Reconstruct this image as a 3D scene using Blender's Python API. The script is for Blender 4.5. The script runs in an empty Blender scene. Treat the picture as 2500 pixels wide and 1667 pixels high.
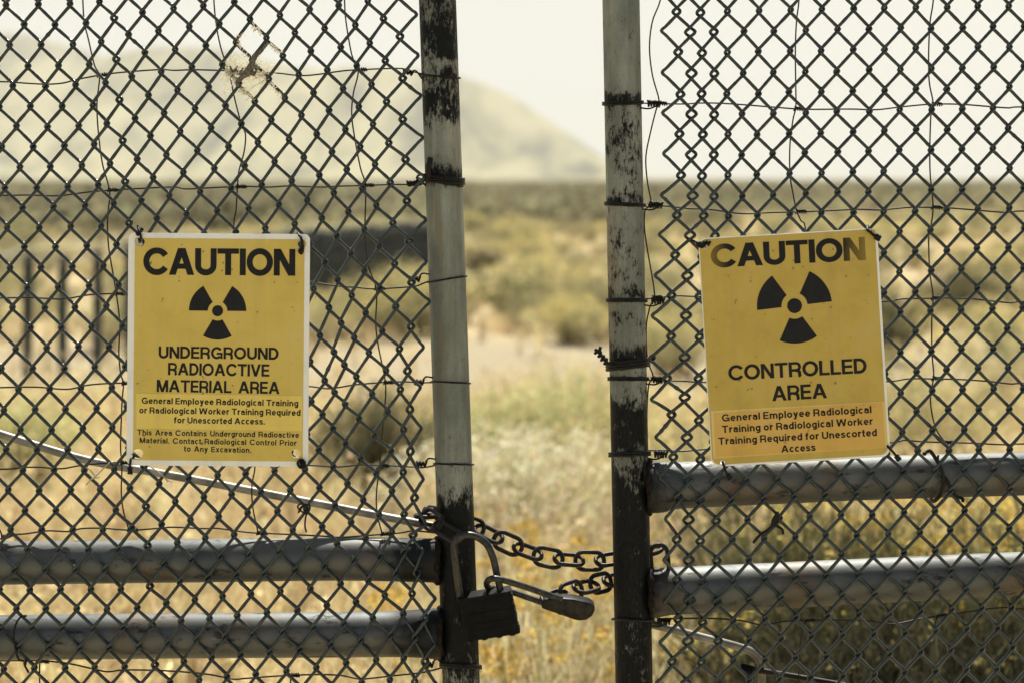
import bpy, math, random
import numpy as np
from mathutils import Vector, Matrix
R = math.radians
rng = np.random.default_rng(7)
random.seed(7)
scene = bpy.context.scene
col = scene.collection

# ------------------------------------------------------------------ camera
EYE, DIST = 1.6, 2.18                     # eye height, distance from the gates
PXM = 3472.0 / DIST                       # photograph pixels per metre at the gates
HOR = 435.0
cd = bpy.data.cameras.new('camera')
cam = bpy.data.objects.new('camera', cd)
col.objects.link(cam)
cam.location = (0, -DIST, EYE)
cam.rotation_euler = (R(90), 0, 0)
cd.lens = 50
cd.sensor_width = 36
cd.shift_y = -(833.5 - HOR) / 2500
cd.clip_end = 20000
cd.clip_start = 0.05
cd.dof.use_dof = True
cd.dof.focus_distance = DIST + 0.004
cd.dof.aperture_fstop = 2.7
scene.camera = cam

# ------------------------------------------------------------------ light
SUN_EL, SUN_AZ = 53, 6                   # behind the gates, a little to the right
world = bpy.data.worlds.new('World')
scene.world = world
world.use_nodes = True
wn = world.node_tree
wn.nodes.clear()
sky = wn.nodes.new('ShaderNodeTexSky')
sky.sky_type = 'NISHITA'
sky.sun_disc = False
sky.sun_elevation = R(SUN_EL)
sky.sun_rotation = R(SUN_AZ)
sky.altitude = 1400
sky.air_density = 1.0
sky.dust_density = 1.2
hs = wn.nodes.new('ShaderNodeHueSaturation')
hs.inputs['Saturation'].default_value = 0.25
tn = wn.nodes.new('ShaderNodeMix')
tn.data_type = 'RGBA'
tn.blend_type = 'MULTIPLY'
tn.inputs[0].default_value = 1
tn.inputs[7].default_value = (1.86, 2.02, 2.28, 1)
bg = wn.nodes.new('ShaderNodeBackground')
bg.inputs[1].default_value = 0.061
wo = wn.nodes.new('ShaderNodeOutputWorld')
wn.links.new(sky.outputs[0], hs.inputs['Color'])
gm = wn.nodes.new('ShaderNodeGamma')
gm.inputs[1].default_value = 0.6
wn.links.new(hs.outputs[0], gm.inputs[0])
wn.links.new(gm.outputs[0], tn.inputs[6])
wn.links.new(tn.outputs[2], bg.inputs[0])
wn.links.new(bg.outputs[0], wo.inputs[0])

sl = bpy.data.lights.new('sun', 'SUN')
sl.energy = 5.0
sl.angle = R(0.5)
sl.color = (1.0, 0.95, 0.86)
so = bpy.data.objects.new('sun', sl)
col.objects.link(so)
sd = Vector((math.sin(R(SUN_AZ)) * math.cos(R(SUN_EL)), math.cos(R(SUN_AZ)) * math.cos(R(SUN_EL)), math.sin(R(SUN_EL))))
so.rotation_euler = (-sd).to_track_quat('-Z', 'Y').to_euler()
so.location = (5, 10, 20)

scene.view_settings.view_transform = 'Standard'
scene.view_settings.look = 'None'
scene.view_settings.exposure = 0.76
scene.view_settings.gamma = 1
scene.render.engine = 'CYCLES'
scene.cycles.use_denoising = True
scene.cycles.volume_bounces = 1
scene.cycles.max_bounces = 6

# ------------------------------------------------------------------ helpers
def at(px, py, y=0.0):
    """point that the photograph shows at (px, py), standing y metres behind the gate plane"""
    k = (DIST + y) / 3472.0
    return Vector(((px - 1250) * k, y, EYE + (HOR - py) * k))

def tag(o, label=None, cat=None, group=None, kind=None):
    if label: o['label'] = label
    if cat: o['category'] = cat
    if group: o['group'] = group
    if kind: o['kind'] = kind
    return o

def empty(name, loc, label=None, cat=None, group=None):
    o = bpy.data.objects.new(name, None)
    o.location = loc
    o.empty_display_size = 0.1
    col.objects.link(o)
    return tag(o, label, cat, group)

class MB:
    def __init__(s):
        s.v = []; s.f = []
    def tube(s, pts, r, n=8, closed=False, caps=True):
        P = np.array([tuple(p) for p in pts], float)
        m = len(P)
        rr = np.full(m, r, float) if np.isscalar(r) else np.array(r, float)
        T = np.empty_like(P)
        if closed:
            T = np.roll(P, -1, 0) - np.roll(P, 1, 0)
        else:
            T[1:-1] = P[2:] - P[:-2]; T[0] = P[1] - P[0]; T[-1] = P[-1] - P[-2]
        T /= np.linalg.norm(T, axis=1)[:, None] + 1e-12
        a = np.array([0, 0, 1.0]) if abs(T[0][2]) < 0.9 else np.array([1.0, 0, 0])
        nrm = np.cross(T[0], a); nrm /= np.linalg.norm(nrm)
        b0 = len(s.v)
        ang = np.arange(n) * 2 * math.pi / n
        for i in range(m):
            nrm = nrm - T[i] * np.dot(nrm, T[i]); nrm /= np.linalg.norm(nrm) + 1e-12
            bn = np.cross(T[i], nrm)
            ring = P[i] + rr[i] * (np.cos(ang)[:, None] * nrm + np.sin(ang)[:, None] * bn)
            s.v.extend(map(tuple, ring))
        for i in range(m if closed else m - 1):
            j = (i + 1) % m
            for k in range(n):
                l = (k + 1) % n
                s.f.append((b0 + i * n + k, b0 + i * n + l, b0 + j * n + l, b0 + j * n + k))
        if caps and not closed:
            s.f.append(tuple(b0 + k for k in reversed(range(n))))
            s.f.append(tuple(b0 + (m - 1) * n + k for k in range(n)))
        return s
    def box(s, c, ax, ay, az):
        """box from centre and three half-axis vectors"""
        b0 = len(s.v)
        c = Vector(c); ax = Vector(ax); ay = Vector(ay); az = Vector(az)
        for i in (-1, 1):
            for j in (-1, 1):
                for k in (-1, 1):
                    s.v.append(tuple(c + ax * i + ay * j + az * k))
        for q in ((0, 1, 3, 2), (4, 6, 7, 5), (0, 4, 5, 1), (2, 3, 7, 6), (0, 2, 6, 4), (1, 5, 7, 3)):
            s.f.append(tuple(b0 + x for x in q))
        return s
    def prism(s, loop, d):
        """loop of 3D points extruded along d"""
        b0 = len(s.v); n = len(loop); d = Vector(d)
        for p in loop: s.v.append(tuple(p))
        for p in loop: s.v.append(tuple(Vector(p) + d))
        s.f.append(tuple(b0 + i for i in range(n)))
        s.f.append(tuple(b0 + n + i for i in reversed(range(n))))
        for i in range(n):
            j = (i + 1) % n
            s.f.append((b0 + i, b0 + n + i, b0 + n + j, b0 + j))
        return s
    def build(s, name, mat, parent=None, origin=None, smooth=True, bevel=0, bevel_seg=2):
        o0 = Vector(origin) if origin is not None else Vector((0, 0, 0))
        if parent is not None:
            o0 = world_of(parent)
        me = bpy.data.meshes.new(name)
        me.from_pydata([(x - o0.x, y - o0.y, z - o0.z) for x, y, z in s.v], [], s.f)
        bm_fix(me)
        if smooth:
            me.polygons.foreach_set('use_smooth', [True] * len(me.polygons))
        me.materials.append(mat)
        o = bpy.data.objects.new(name, me)
        col.objects.link(o)
        if parent is not None:
            o.parent = parent
        else:
            o.location = o0
        if bevel:
            b = o.modifiers.new('bevel', 'BEVEL'); b.width = bevel; b.segments = bevel_seg; b.limit_method = 'ANGLE'
            b.harden_normals = False
        return o

def bm_fix(me):
    import bmesh
    bm = bmesh.new(); bm.from_mesh(me)
    bmesh.ops.recalc_face_normals(bm, faces=bm.faces)
    bm.to_mesh(me); bm.free()

def world_of(o):
    v = Vector((0, 0, 0))
    while o is not None:
        v += Vector(o.location); o = o.parent
    return v

def cr(pts, sub=6, closed=False):
    """Catmull-Rom through points"""
    P = [Vector(p) for p in pts]
    n = len(P); out = []
    rngi = range(n) if closed else range(n - 1)
    for i in rngi:
        if closed:
            p0, p1, p2, p3 = P[i - 1], P[i], P[(i + 1) % n], P[(i + 2) % n]
        else:
            p0 = P[i - 1] if i else P[0] * 2 - P[1]
            p1, p2 = P[i], P[i + 1]
            p3 = P[i + 2] if i + 2 < n else P[-1] * 2 - P[-2]
        for k in range(sub):
            t = k / sub
            out.append(0.5 * ((2 * p1) + (p2 - p0) * t + (2 * p0 - 5 * p1 + 4 * p2 - p3) * t * t + (3 * p1 - p0 - 3 * p2 + p3) * t ** 3))
    if not closed: out.append(P[-1])
    return out

def coil(mb, a, b, rad, turns, wr, n=6, per=9):
    a = Vector(a); b = Vector(b); d = (b - a).normalized()
    u = d.cross(Vector((0, 1, 0))); u.normalize(); w = d.cross(u)
    pts = []
    N = int(turns * per)
    for i in range(N + 1):
        t = i / N; an = t * turns * 2 * math.pi
        rr = rad * (1 + 0.18 * math.sin(i * 1.7))
        pts.append(a.lerp(b, t) + u * math.cos(an) * rr + w * math.sin(an) * rr)
    mb.tube(pts, wr, n)

# ------------------------------------------------------------------ materials
def mat(name):
    m = bpy.data.materials.new(name); m.use_nodes = True
    nt = m.node_tree
    return m, nt, nt.nodes['Principled BSDF'], nt.nodes, nt.links

def noise(N, L, scale, detail=4, rough=0.6, vec=None, stretch=None):
    t = N.new('ShaderNodeTexNoise')
    t.inputs['Scale'].default_value = scale; t.inputs['Detail'].default_value = detail; t.inputs['Roughness'].default_value = rough
    if vec is None:
        tc = N.new('ShaderNodeTexCoord'); vec = tc.outputs['Object']
    if stretch:
        mp = N.new('ShaderNodeMapping'); mp.inputs['Scale'].default_value = stretch
        L.new(vec, mp.inputs[0]); vec = mp.outputs[0]
    L.new(vec, t.inputs['Vector'])
    return t.outputs['Fac']

def ramp(N, L, fac, stops, interp='LINEAR'):
    r = N.new('ShaderNodeValToRGB'); r.color_ramp.interpolation = interp
    e = r.color_ramp.elements
    while len(e) > 1: e.remove(e[-1])
    e[0].position = stops[0][0]; e[0].color = c4(stops[0][1])
    for p, c in stops[1:]:
        x = e.new(p); x.color = c4(c)
    L.new(fac, r.inputs[0])
    return r.outputs[0]

def c4(c):
    if np.isscalar(c): return (c, c, c, 1)
    return (c[0], c[1], c[2], 1)

def mixc(N, L, fac, a, b):
    m = N.new('ShaderNodeMix'); m.data_type = 'RGBA'
    if np.isscalar(fac): m.inputs[0].default_value = fac
    else: L.new(fac, m.inputs[0])
    for s, i in ((a, 6), (b, 7)):
        if isinstance(s, tuple): m.inputs[i].default_value = c4(s)
        else: L.new(s, m.inputs[i])
    return m.outputs[2]

def math_(N, L, op, a, b=None, c=None, clamp=False):
    m = N.new('ShaderNodeMath'); m.operation = op; m.use_clamp = clamp
    for s, i in ((a, 0), (b, 1), (c, 2)):
        if s is None: continue
        if np.isscalar(s): m.inputs[i].default_value = s
        else: L.new(s, m.inputs[i])
    return m.outputs[0]

def bump(N, L, p, h, strength=0.3, dist=0.001):
    b = N.new('ShaderNodeBump'); b.inputs['Strength'].default_value = strength; b.inputs['Distance'].default_value = dist
    L.new(h, b.inputs['Height']); L.new(b.outputs[0], p.inputs['Normal'])

def simple(name, c1, c2=None, scale=40, rough=0.5, metal=0.0, bmp=0.0, bscale=200, bdist=0.0005, spec=0.5):
    m, nt, p, N, L = mat(name)
    if c2 is None: p.inputs['Base Color'].default_value = c4(c1)
    else:
        f = noise(N, L, scale)
        L.new(ramp(N, L, f, [(0.38, c1), (0.62, c2)]), p.inputs['Base Color'])
    p.inputs['Roughness'].default_value = rough
    p.inputs['Metallic'].default_value = metal
    p.inputs['Specular IOR Level'].default_value = spec
    if bmp:
        bump(N, L, p, noise(N, L, bscale, 3), bmp, bdist)
    return m

M_MESH = simple('green_coated_wire', (0.006, 0.016, 0.019), (0.020, 0.034, 0.034), 35, 0.24, 0.0, 0.5, 240, 0.0012, 0.32)
M_MESH.node_tree.nodes['Principled BSDF'].inputs['Coat Weight'].default_value = 0.35
M_MESH.node_tree.nodes['Principled BSDF'].inputs['Coat Roughness'].default_value = 0.12
M_STAY = simple('dark_weathered_wire', (0.006, 0.007, 0.007), (0.018, 0.017, 0.015), 90, 0.4, 0.1, 0.4, 500, 0.0006, 0.25)
M_TIE = simple('blackened_wire', (0.004, 0.004, 0.0045), (0.012, 0.012, 0.012), 120, 0.5, 0.0, 0.5, 500, 0.0006, 0.2)
M_ROD = simple('galvanised_rod', (0.16, 0.155, 0.13), (0.34, 0.33, 0.29), 25, 0.5, 0.55, 0.3, 300, 0.0004)
M_CHAIN = simple('rusty_dark_chain', (0.008, 0.0065, 0.006), (0.026, 0.020, 0.015), 70, 0.45, 0.1, 0.4, 400, 0.0006, 0.25)
M_LOCK = simple('blackened_lock', (0.0022, 0.0025, 0.003), (0.006, 0.0065, 0.007), 60, 0.5, 0.0, 0.4, 500, 0.0004, 0.1)
M_WELD = simple('sooty_weld', (0.004, 0.0045, 0.0045), (0.02, 0.014, 0.009), 150, 0.75, 0.0, 0.6, 500, 0.001, 0.1)
M_SHACKLE = simple('tarnished_steel', (0.012, 0.016, 0.02), (0.055, 0.051, 0.040), 130, 0.36, 0.5, 0.3, 600, 0.0003)
M_BRASS = simple('dull_bronze_lock', (0.008, 0.008, 0.007), (0.028, 0.026, 0.021), 80, 0.4, 0.2, 0.2, 500, 0.0003, 0.2)

def post_material(name, stops, seed):
    """galvanised pipe; stops = (height z, share of the surface that is blackened)"""
    m, nt, p, N, L = mat(name)
    tc = N.new('ShaderNodeTexCoord')
    sep = N.new('ShaderNodeSeparateXYZ'); L.new(tc.outputs['Object'], sep.inputs[0])
    z0, z1 = 0.6, 2.0
    zz = math_(N, L, 'MULTIPLY_ADD', sep.outputs[2], 1 / (z1 - z0), -z0 / (z1 - z0))
    wob = noise(N, L, 30, 3, 0.5, tc.outputs['Object'])
    zz = math_(N, L, 'ADD', zz, math_(N, L, 'MULTIPLY_ADD', wob, 0.02, -0.01))
    st = sorted([((z - z0) / (z1 - z0), v) for z, v in stops])
    st = [(min(1, max(0, a)), b) for a, b in st]
    cov = ramp(N, L, zz, st)
    mp = N.new('ShaderNodeMapping'); mp.inputs['Location'].default_value = (seed, seed * 2, seed)
    L.new(tc.outputs['Object'], mp.inputs[0])
    n1 = noise(N, L, 60, 6, 0.72, mp.outputs[0], (1, 1, 0.6))
    n2 = noise(N, L, 320, 4, 0.7, mp.outputs[0], (1, 1, 0.35))
    nn = math_(N, L, 'ADD', math_(N, L, 'MULTIPLY', n1, 0.66), math_(N, L, 'MULTIPLY', n2, 0.34))
    mr = N.new('ShaderNodeMapRange'); mr.inputs['From Min'].default_value = 0.36; mr.inputs['From Max'].default_value = 0.64
    L.new(nn, mr.inputs[0])
    d = math_(N, L, 'SUBTRACT', cov, mr.outputs[0])
    mask = math_(N, L, 'MULTIPLY_ADD', d, 3.2, 0.10, True)
    soft = math_(N, L, 'MULTIPLY_ADD', d, 1.3, 0.42, True)
    # galvanised ground colour with mottling and faint drips of rust
    g = ramp(N, L, noise(N, L, 16, 5, 0.6, mp.outputs[0], (1, 1, 0.35)), [(0.35, (0.140, 0.165, 0.146)), (0.65, (0.32, 0.352, 0.310))])
    speck = ramp(N, L, noise(N, L, 900, 2, 0.5, mp.outputs[0], (1, 1, 0.5)), [(0.35, (0.78, 0.78, 0.78)), (0.6, (1, 1, 1))])
    mm = N.new('ShaderNodeMix'); mm.data_type = 'RGBA'; mm.blend_type = 'MULTIPLY'; mm.inputs[0].default_value = 0.8
    L.new(g, mm.inputs[6]); L.new(speck, mm.inputs[7])
    grime = ramp(N, L, noise(N, L, 48, 6, 0.7, mp.outputs[0], (1, 1, 0.05)), [(0.44, 0.0), (0.68, 0.75)])
    mm_ = mixc(N, L, grime, mm.outputs[2], (0.11, 0.118, 0.10))
    rust = math_(N, L, 'MULTIPLY', ramp(N, L, noise(N, L, 22, 5, 0.65, mp.outputs[0], (1.2, 1.2, 0.14)), [(0.53, 0.0), (0.68, 0.6)]), 1.0)
    g2 = mixc(N, L, rust, mm_, (0.19, 0.145, 0.080))
    g3 = mixc(N, L, math_(N, L, 'MULTIPLY', soft, 0.55), g2, (0.085, 0.080, 0.062))
    dk = ramp(N, L, n2, [(0.4, (0.003, 0.004, 0.0045)), (0.68, (0.011, 0.014, 0.0145))])
    L.new(mixc(N, L, mask, g3, dk), p.inputs['Base Color'])
    L.new(mixc(N, L, mask, (0.12, 0.12, 0.12), (0.0, 0.0, 0.0)), p.inputs['Metallic'])
    L.new(mixc(N, L, mask, (0.62, 0.62, 0.62), (0.55, 0.55, 0.55)), p.inputs['Roughness'])
    L.new(mixc(N, L, mask, (0.2, 0.2, 0.2), (0.12, 0.12, 0.12)), p.inputs['Specular IOR Level'])
    bump(N, L, p, math_(N, L, 'ADD', n2, math_(N, L, 'MULTIPLY', mask, 0.6)), 0.25, 0.0005)
    return m

def pz(py): return EYE + (HOR - py) / PXM
LEFT_COV = [(-200, .5), (-20, .72), (60, .78), (90, .95), (125, .98), (145, .45), (165, .38), (185, .75), (215, .62), (240, .9), (272, .97), (300, .5), (325, .2), (372, .12), (398, .35), (420, .97), (445, .98), (458, .08), (560, .03), (690, .16), (705, .24), (730, .06), (930, .16), (945, .05), (1040, .06), (1120, .2), (1180, .42), (1225, .66), (1262, 1.1), (1560, 1.1), (1640, .8), (1800, .5)]
RIGHT_COV = [(-200, .1), (0, .10), (80, .22), (100, .12), (215, .26), (236, .9), (252, .75), (265, .3), (310, .5), (390, .48), (450, .3), (492, .9), (510, .35), (640, .42), (690, .34), (728, .75), (745, .14), (770, .45), (830, .38), (862, .8), (890, 1.1), (905, .16), (922, .6), (932, .14), (955, .45), (985, .62), (1008, 1.0), (1080, 1.05), (1112, .6), (1160, .78), (1250, 1.05), (1800, 1.0)]
M_POST_L = post_material('galvanised_pipe_scorched', [(pz(a), b) for a, b in LEFT_COV], 1.3)
M_POST_R = post_material('galvanised_pipe_scuffed', [(pz(a), b) for a, b in RIGHT_COV], 5.1)

def rail_material():
    m, nt, p, N, L = mat('grimy_galvanised_rail')
    tc = N.new('ShaderNodeTexCoord')
    f = noise(N, L, 9, 5, 0.6, None, (1, 1, 1))
    c = ramp(N, L, f, [(0.32, (0.060, 0.070, 0.070)), (0.52, (0.105, 0.113, 0.106)), (0.68, (0.105, 0.078, 0.05))])
    g = noise(N, L, 45, 6, 0.75, None, (0.35, 1, 1))
    mk = ramp(N, L, g, [(0.56, 0.0), (0.62, 0.9)])
    scr = ramp(N, L, noise(N, L, 160, 6, 0.8, None, (0.12, 1, 1)), [(0.62, 0.0), (0.66, 0.5)])
    c = mixc(N, L, scr, c, (0.26, 0.255, 0.225))
    # soot and grease round the post end
    sep = N.new('ShaderNodeSeparateXYZ'); L.new(tc.outputs['Object'], sep.inputs[0])
    xa = math_(N, L, 'ABSOLUTE', sep.outputs[0])
    xa = math_(N, L, 'ADD', xa, math_(N, L, 'MULTIPLY_ADD', noise(N, L, 28, 4, 0.6), 0.10, -0.05))
    mk2 = ramp(N, L, xa, [(0.055, 1.0), (0.105, 0.0)])
    mk = math_(N, L, 'MAXIMUM', mk, mk2)
    L.new(mixc(N, L, mk, c, (0.022, 0.024, 0.024)), p.inputs['Base Color'])
    L.new(mixc(N, L, mk, (0.6, 0.6, 0.6), (0.5, 0.5, 0.5)), p.inputs['Metallic'])
    L.new(mixc(N, L, mk, (0.57, 0.57, 0.57), (0.6, 0.6, 0.6)), p.inputs['Roughness'])
    L.new(mixc(N, L, mk, (1.0, 1.0, 1.0), (0.2, 0.2, 0.2)), p.inputs['Specular IOR Level'])
    bump(N, L, p, noise(N, L, 260, 4), 0.35, 0.0007)
    return m
M_RAIL = rail_material()

def paint(name, c, wear=0.5, rough=0.42, holes=None):
    m, nt, p, N, L = mat(name)
    f = noise(N, L, 14, 5, 0.65)
    a = tuple(x * 0.86 for x in c); pale = tuple(x * .94 + .05 for x in c)
    base = ramp(N, L, f, [(0.3, a), (0.5, c), (0.72, pale)])
    drip = ramp(N, L, noise(N, L, 26, 5, 0.7, None, (1, 1, 0.07)), [(0.52, 0.0), (0.72, 0.5)])
    base = mixc(N, L, math_(N, L, 'MULTIPLY', drip, 0.55), base, tuple(x * .62 + .03 for x in c))
    scr = ramp(N, L, noise(N, L, 60, 6, 0.8, None, (1, 1, 3)), [(0.66, 0.0), (0.70, 0.35)])
    base = mixc(N, L, scr, base, tuple(x * .7 + .16 for x in c))
    sp = ramp(N, L, noise(N, L, 110, 2, 0.4), [(0.255, 1.0), (0.285, 0.0)])
    base = mixc(N, L, math_(N, L, 'MULTIPLY', sp, wear), base, (0.05, 0.045, 0.03))
    L.new(base, p.inputs['Base Color'])
    p.inputs['Roughness'].default_value = rough
    p.inputs['Specular IOR Level'].default_value = 0.35
    bump(N, L, p, noise(N, L, 380, 2), 0.12, 0.0003)
    return m
M_WHITE = paint('aged_white_enamel', (0.80, 0.83, 0.80), 0.4)
M_YEL = paint('sun_faded_yellow', (0.60, 0.465, 0.10), 0.7)
M_YEL2 = paint('deeper_yellow', (0.49, 0.365, 0.07), 0.6)
M_STICK = paint('pale_yellow_sticker', (0.72, 0.57, 0.13), 0.3, 0.35)
M_STICK2 = paint('orange_sticker', (0.60, 0.385, 0.085), 0.3, 0.35)
M_FILM = paint('clear_film_edge', (0.66, 0.52, 0.17), 0.3, 0.25)
M_INK = simple('black_ink', (0.010, 0.011, 0.0125), (0.015, 0.016, 0.018), 40, 0.5, 0, 0, 1, 1, 0.15)

def faded_ink():
    m, nt, p, N, L = mat('fading_black_ink')
    tc = N.new('ShaderNodeTexCoord')
    sep = N.new('ShaderNodeSeparateXYZ'); L.new(tc.outputs['Generated'], sep.inputs[0])
    a = math_(N, L, 'ABSOLUTE', math_(N, L, 'SUBTRACT', sep.outputs[0], 0.48))
    w = math_(N, L, 'ADD', a, math_(N, L, 'MULTIPLY_ADD', noise(N, L, 30, 3), 0.08, -0.04))
    f = ramp(N, L, w, [(0.37, 0.0), (0.53, 0.55)])
    L.new(mixc(N, L, f, (0.011, 0.012, 0.0135), (0.45, 0.33, 0.06)), p.inputs['Base Color'])
    p.inputs['Specular IOR Level'].default_value = 0.15
    p.inputs['Roughness'].default_value = 0.45
    return m
M_INKF = faded_ink()

def foliage():
    m, nt, p, N, L = mat('foliage')
    N.remove(p)
    at_ = N.new('ShaderNodeAttribute'); at_.attribute_name = 'Col'
    d = N.new('ShaderNodeBsdfDiffuse'); t = N.new('ShaderNodeBsdfTranslucent')
    mx = N.new('ShaderNodeMixShader'); mx.inputs[0].default_value = 0.5
    L.new(at_.outputs['Color'], d.inputs[0]); L.new(at_.outputs['Color'], t.inputs[0])
    L.new(d.outputs[0], mx.inputs[1]); L.new(t.outputs[0], mx.inputs[2])
    L.new(mx.outputs[0], N['Material Output'].inputs[0])
    return m
M_FOL = foliage()

# ------------------------------------------------------------------ setting: ground, hills, haze
def ground():
    ys = np.concatenate([np.linspace(-30, 2, 12), np.linspace(2.5, 40, 70), np.geomspace(42, 9000, 60)])
    xs = np.concatenate([-np.geomspace(6000, 22, 36), np.linspace(-20, 20, 70), np.geomspace(22, 6000, 36)])
    X, Y = np.meshgrid(xs, ys)
    Z = (0.05 * np.sin(X * 0.9 + 1.3) * np.sin(Y * 0.7) + 0.03 * np.sin(X * 2.1 + Y * 1.3)) * np.clip((Y - 1.5) / 4, 0, 1) * np.clip(1.2 - Y / 60, 0, 1)
    Z += -0.02
    nx, ny = len(xs), len(ys)
    me = bpy.data.meshes.new('ground')
    idx = np.arange(nx * ny).reshape(ny, nx)
    F = np.stack([idx[:-1, :-1], idx[:-1, 1:], idx[1:, 1:], idx[1:, :-1]], -1).reshape(-1, 4)
    me.from_pydata(np.stack([X, Y, Z], -1).reshape(-1, 3).tolist(), [], F.tolist())
    me.polygons.foreach_set('use_smooth', [True] * len(me.polygons))
    m, nt, p, N, L = mat('desert_ground')
    tc = N.new('ShaderNodeTexCoord'); P = tc.outputs['Object']
    sep = N.new('ShaderNodeSeparateXYZ'); L.new(P, sep.inputs[0])
    n1 = noise(N, L, 1.1, 6, 0.65, P); n2 = noise(N, L, 9, 5, 0.7, P); n3 = noise(N, L, 0.12, 5, 0.6, P, (0.5, 1.3, 1))
    straw = ramp(N, L, n2, [(0.3, (0.36, 0.28, 0.155)), (0.5, (0.52, 0.41, 0.24)), (0.7, (0.62, 0.50, 0.32))])
    straw = mixc(N, L, ramp(N, L, n1, [(0.45, 0.0), (0.65, 0.6)]), straw, (0.46, 0.40, 0.20))
    # pale bare track
    dt = math_(N, L, 'ABSOLUTE', math_(N, L, 'SUBTRACT', sep.outputs[1], 9.6))
    dt = math_(N, L, 'ADD', dt, math_(N, L, 'MULTIPLY_ADD', n1, 2.4, -1.2))
    tr = ramp(N, L, math_(N, L, 'MULTIPLY', dt, 0.25), [(0.36, 1.0), (0.75, 0.0)])
    near = mixc(N, L, math_(N, L, 'MULTIPLY', tr, 0.85), straw, (0.35, 0.30, 0.205))
    # sagebrush flats farther out; their near edge runs farther off towards the right
    edge = math_(N, L, 'MULTIPLY_ADD', sep.outputs[0], -1.2, 0)
    dd = math_(N, L, 'ADD', sep.outputs[1], edge)
    dd = math_(N, L, 'ADD', dd, math_(N, L, 'MULTIPLY_ADD', n3, 26, -13))
    fr = ramp(N, L, math_(N, L, 'MULTIPLY', dd, 0.01), [(0.38, 0.0), (0.50, 1.0)])
    sage = ramp(N, L, noise(N, L, 0.35, 6, 0.7, P, (1, 0.6, 1)), [(0.32, (0.16, 0.145, 0.088)), (0.52, (0.21, 0.19, 0.115)), (0.7, (0.29, 0.25, 0.155))])
    L.new(mixc(N, L, fr, near, sage), p.inputs['Base Color'])
    p.inputs['Roughness'].default_value = 0.95
    p.inputs['Specular IOR Level'].default_value = 0.1
    bump(N, L, p, n2, 0.6, 0.03)
    me.materials.append(m)
    o = bpy.data.objects.new('ground', me); col.objects.link(o)
    o['kind'] = 'structure'
ground()

def fbm(x, y, seed, octs=5):
    r = np.random.default_rng(seed); z = 0; a = 1.0
    for k in range(octs):
        for _ in range(3):
            th = r.uniform(0, math.pi); f = 2 ** k * r.uniform(.8, 1.25)
            z = z + a * np.sin(f * (x * math.cos(th) + y * math.sin(th)) + r.uniform(0, 6.28)) / 3
        a *= 0.52
    return z

def mountain(name, label, prof, D, depth0, seed, amp, x0, x1, nx=260):
    """ridge seen at the given (px, py) profile, standing D metres off"""
    px = np.array([p[0] for p in prof], float); py = np.array([p[1] for p in prof], float)
    xs = np.linspace(x0, x1, nx)
    ts = np.concatenate([np.linspace(0, 1, 60), np.linspace(1.05, 1.8, 14)])
    V = []
    for t in ts:
        y = depth0 + (D - depth0) * t
        pxx = 1250 + xs / D * 3472
        h = (HOR + 8 - np.interp(pxx, px, py)) / 3472 * D
        h = np.maximum(h, -15)
        tt = np.clip(t, 0, 1)
        prof_t = (0.22 * tt + 0.78 * tt ** 2.1) if t <= 1 else (1 - (t - 1) * 0.6)
        gl = fbm(xs * 0.012 + 0.25 * math.sin(t * 5), np.full_like(xs, t * 1.6), seed)
        gl2 = fbm(xs * 0.03, np.full_like(xs, t * 7), seed + 1)
        sw = max(0, math.sin(math.pi * min(t, 1.0))) if t <= 1 else 0.2
        z = h * prof_t + amp * (gl * 0.8 + gl2 * 0.35) * sw * np.clip(h / 150, 0, 1) - 6 * (1 - tt)
        for a, b in zip(xs * (0.55 + 0.45 * y / D), z): V.append((a, y - DIST, b))
    nt_ = len(ts); idx = np.arange(nx * nt_).reshape(nt_, nx)
    F = np.stack([idx[:-1, :-1], idx[:-1, 1:], idx[1:, 1:], idx[1:, :-1]], -1).reshape(-1, 4)
    me = bpy.data.meshes.new(name); me.from_pydata(V, [], F.tolist())
    me.polygons.foreach_set('use_smooth', [True] * len(me.polygons))
    m, n, p, N, L = mat(name + '_slopes')
    f = noise(N, L, 0.0055, 7, 0.68, None, (1.5, 0.35, 0.8))
    L.new(ramp(N, L, f, [(0.40, (0.04, 0.055, 0.055)), (0.46, (0.19, 0.185, 0.115)), (0.56, (0.37, 0.345, 0.21))]), p.inputs['Base Color'])  # blue-grey stop paints gully shadow streaks into the slope colour
    p.inputs['Roughness'].default_value = 1; p.inputs['Specular IOR Level'].default_value = 0
    me.materials.append(m)
    o = bpy.data.objects.new(name, me); col.objects.link(o)
    o['kind'] = 'structure'; o['label'] = label
    return o

mountain('mountain', 'hazy bare mountain ridge sloping down to the plain behind the gates',
         [(-1600, 330), (-900, 210), (-300, 130), (200, 160), (300, 133), (380, 121), (520, 122), (600, 142), (700, 170), (800, 176), (870, 168), (1000, 172), (1128, 194), (1215, 224), (1277, 258), (1366, 318), (1472, 390), (1530, 424), (1590, 442), (1660, 456), (3000, 470)],
         2600, 1500, 3, 52, -2200, 900)
mountain('mountain', 'farther hazy mountain shoulder at the left edge of the ridge',
         [(-2200, 300), (-1200, 150), (-500, 70), (-60, 84), (53, 88), (89, 98), (124, 109), (180, 122), (260, 150), (420, 230), (700, 330), (1000, 450)],
         3300, 2500, 11, 30, -3300, -100)

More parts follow.
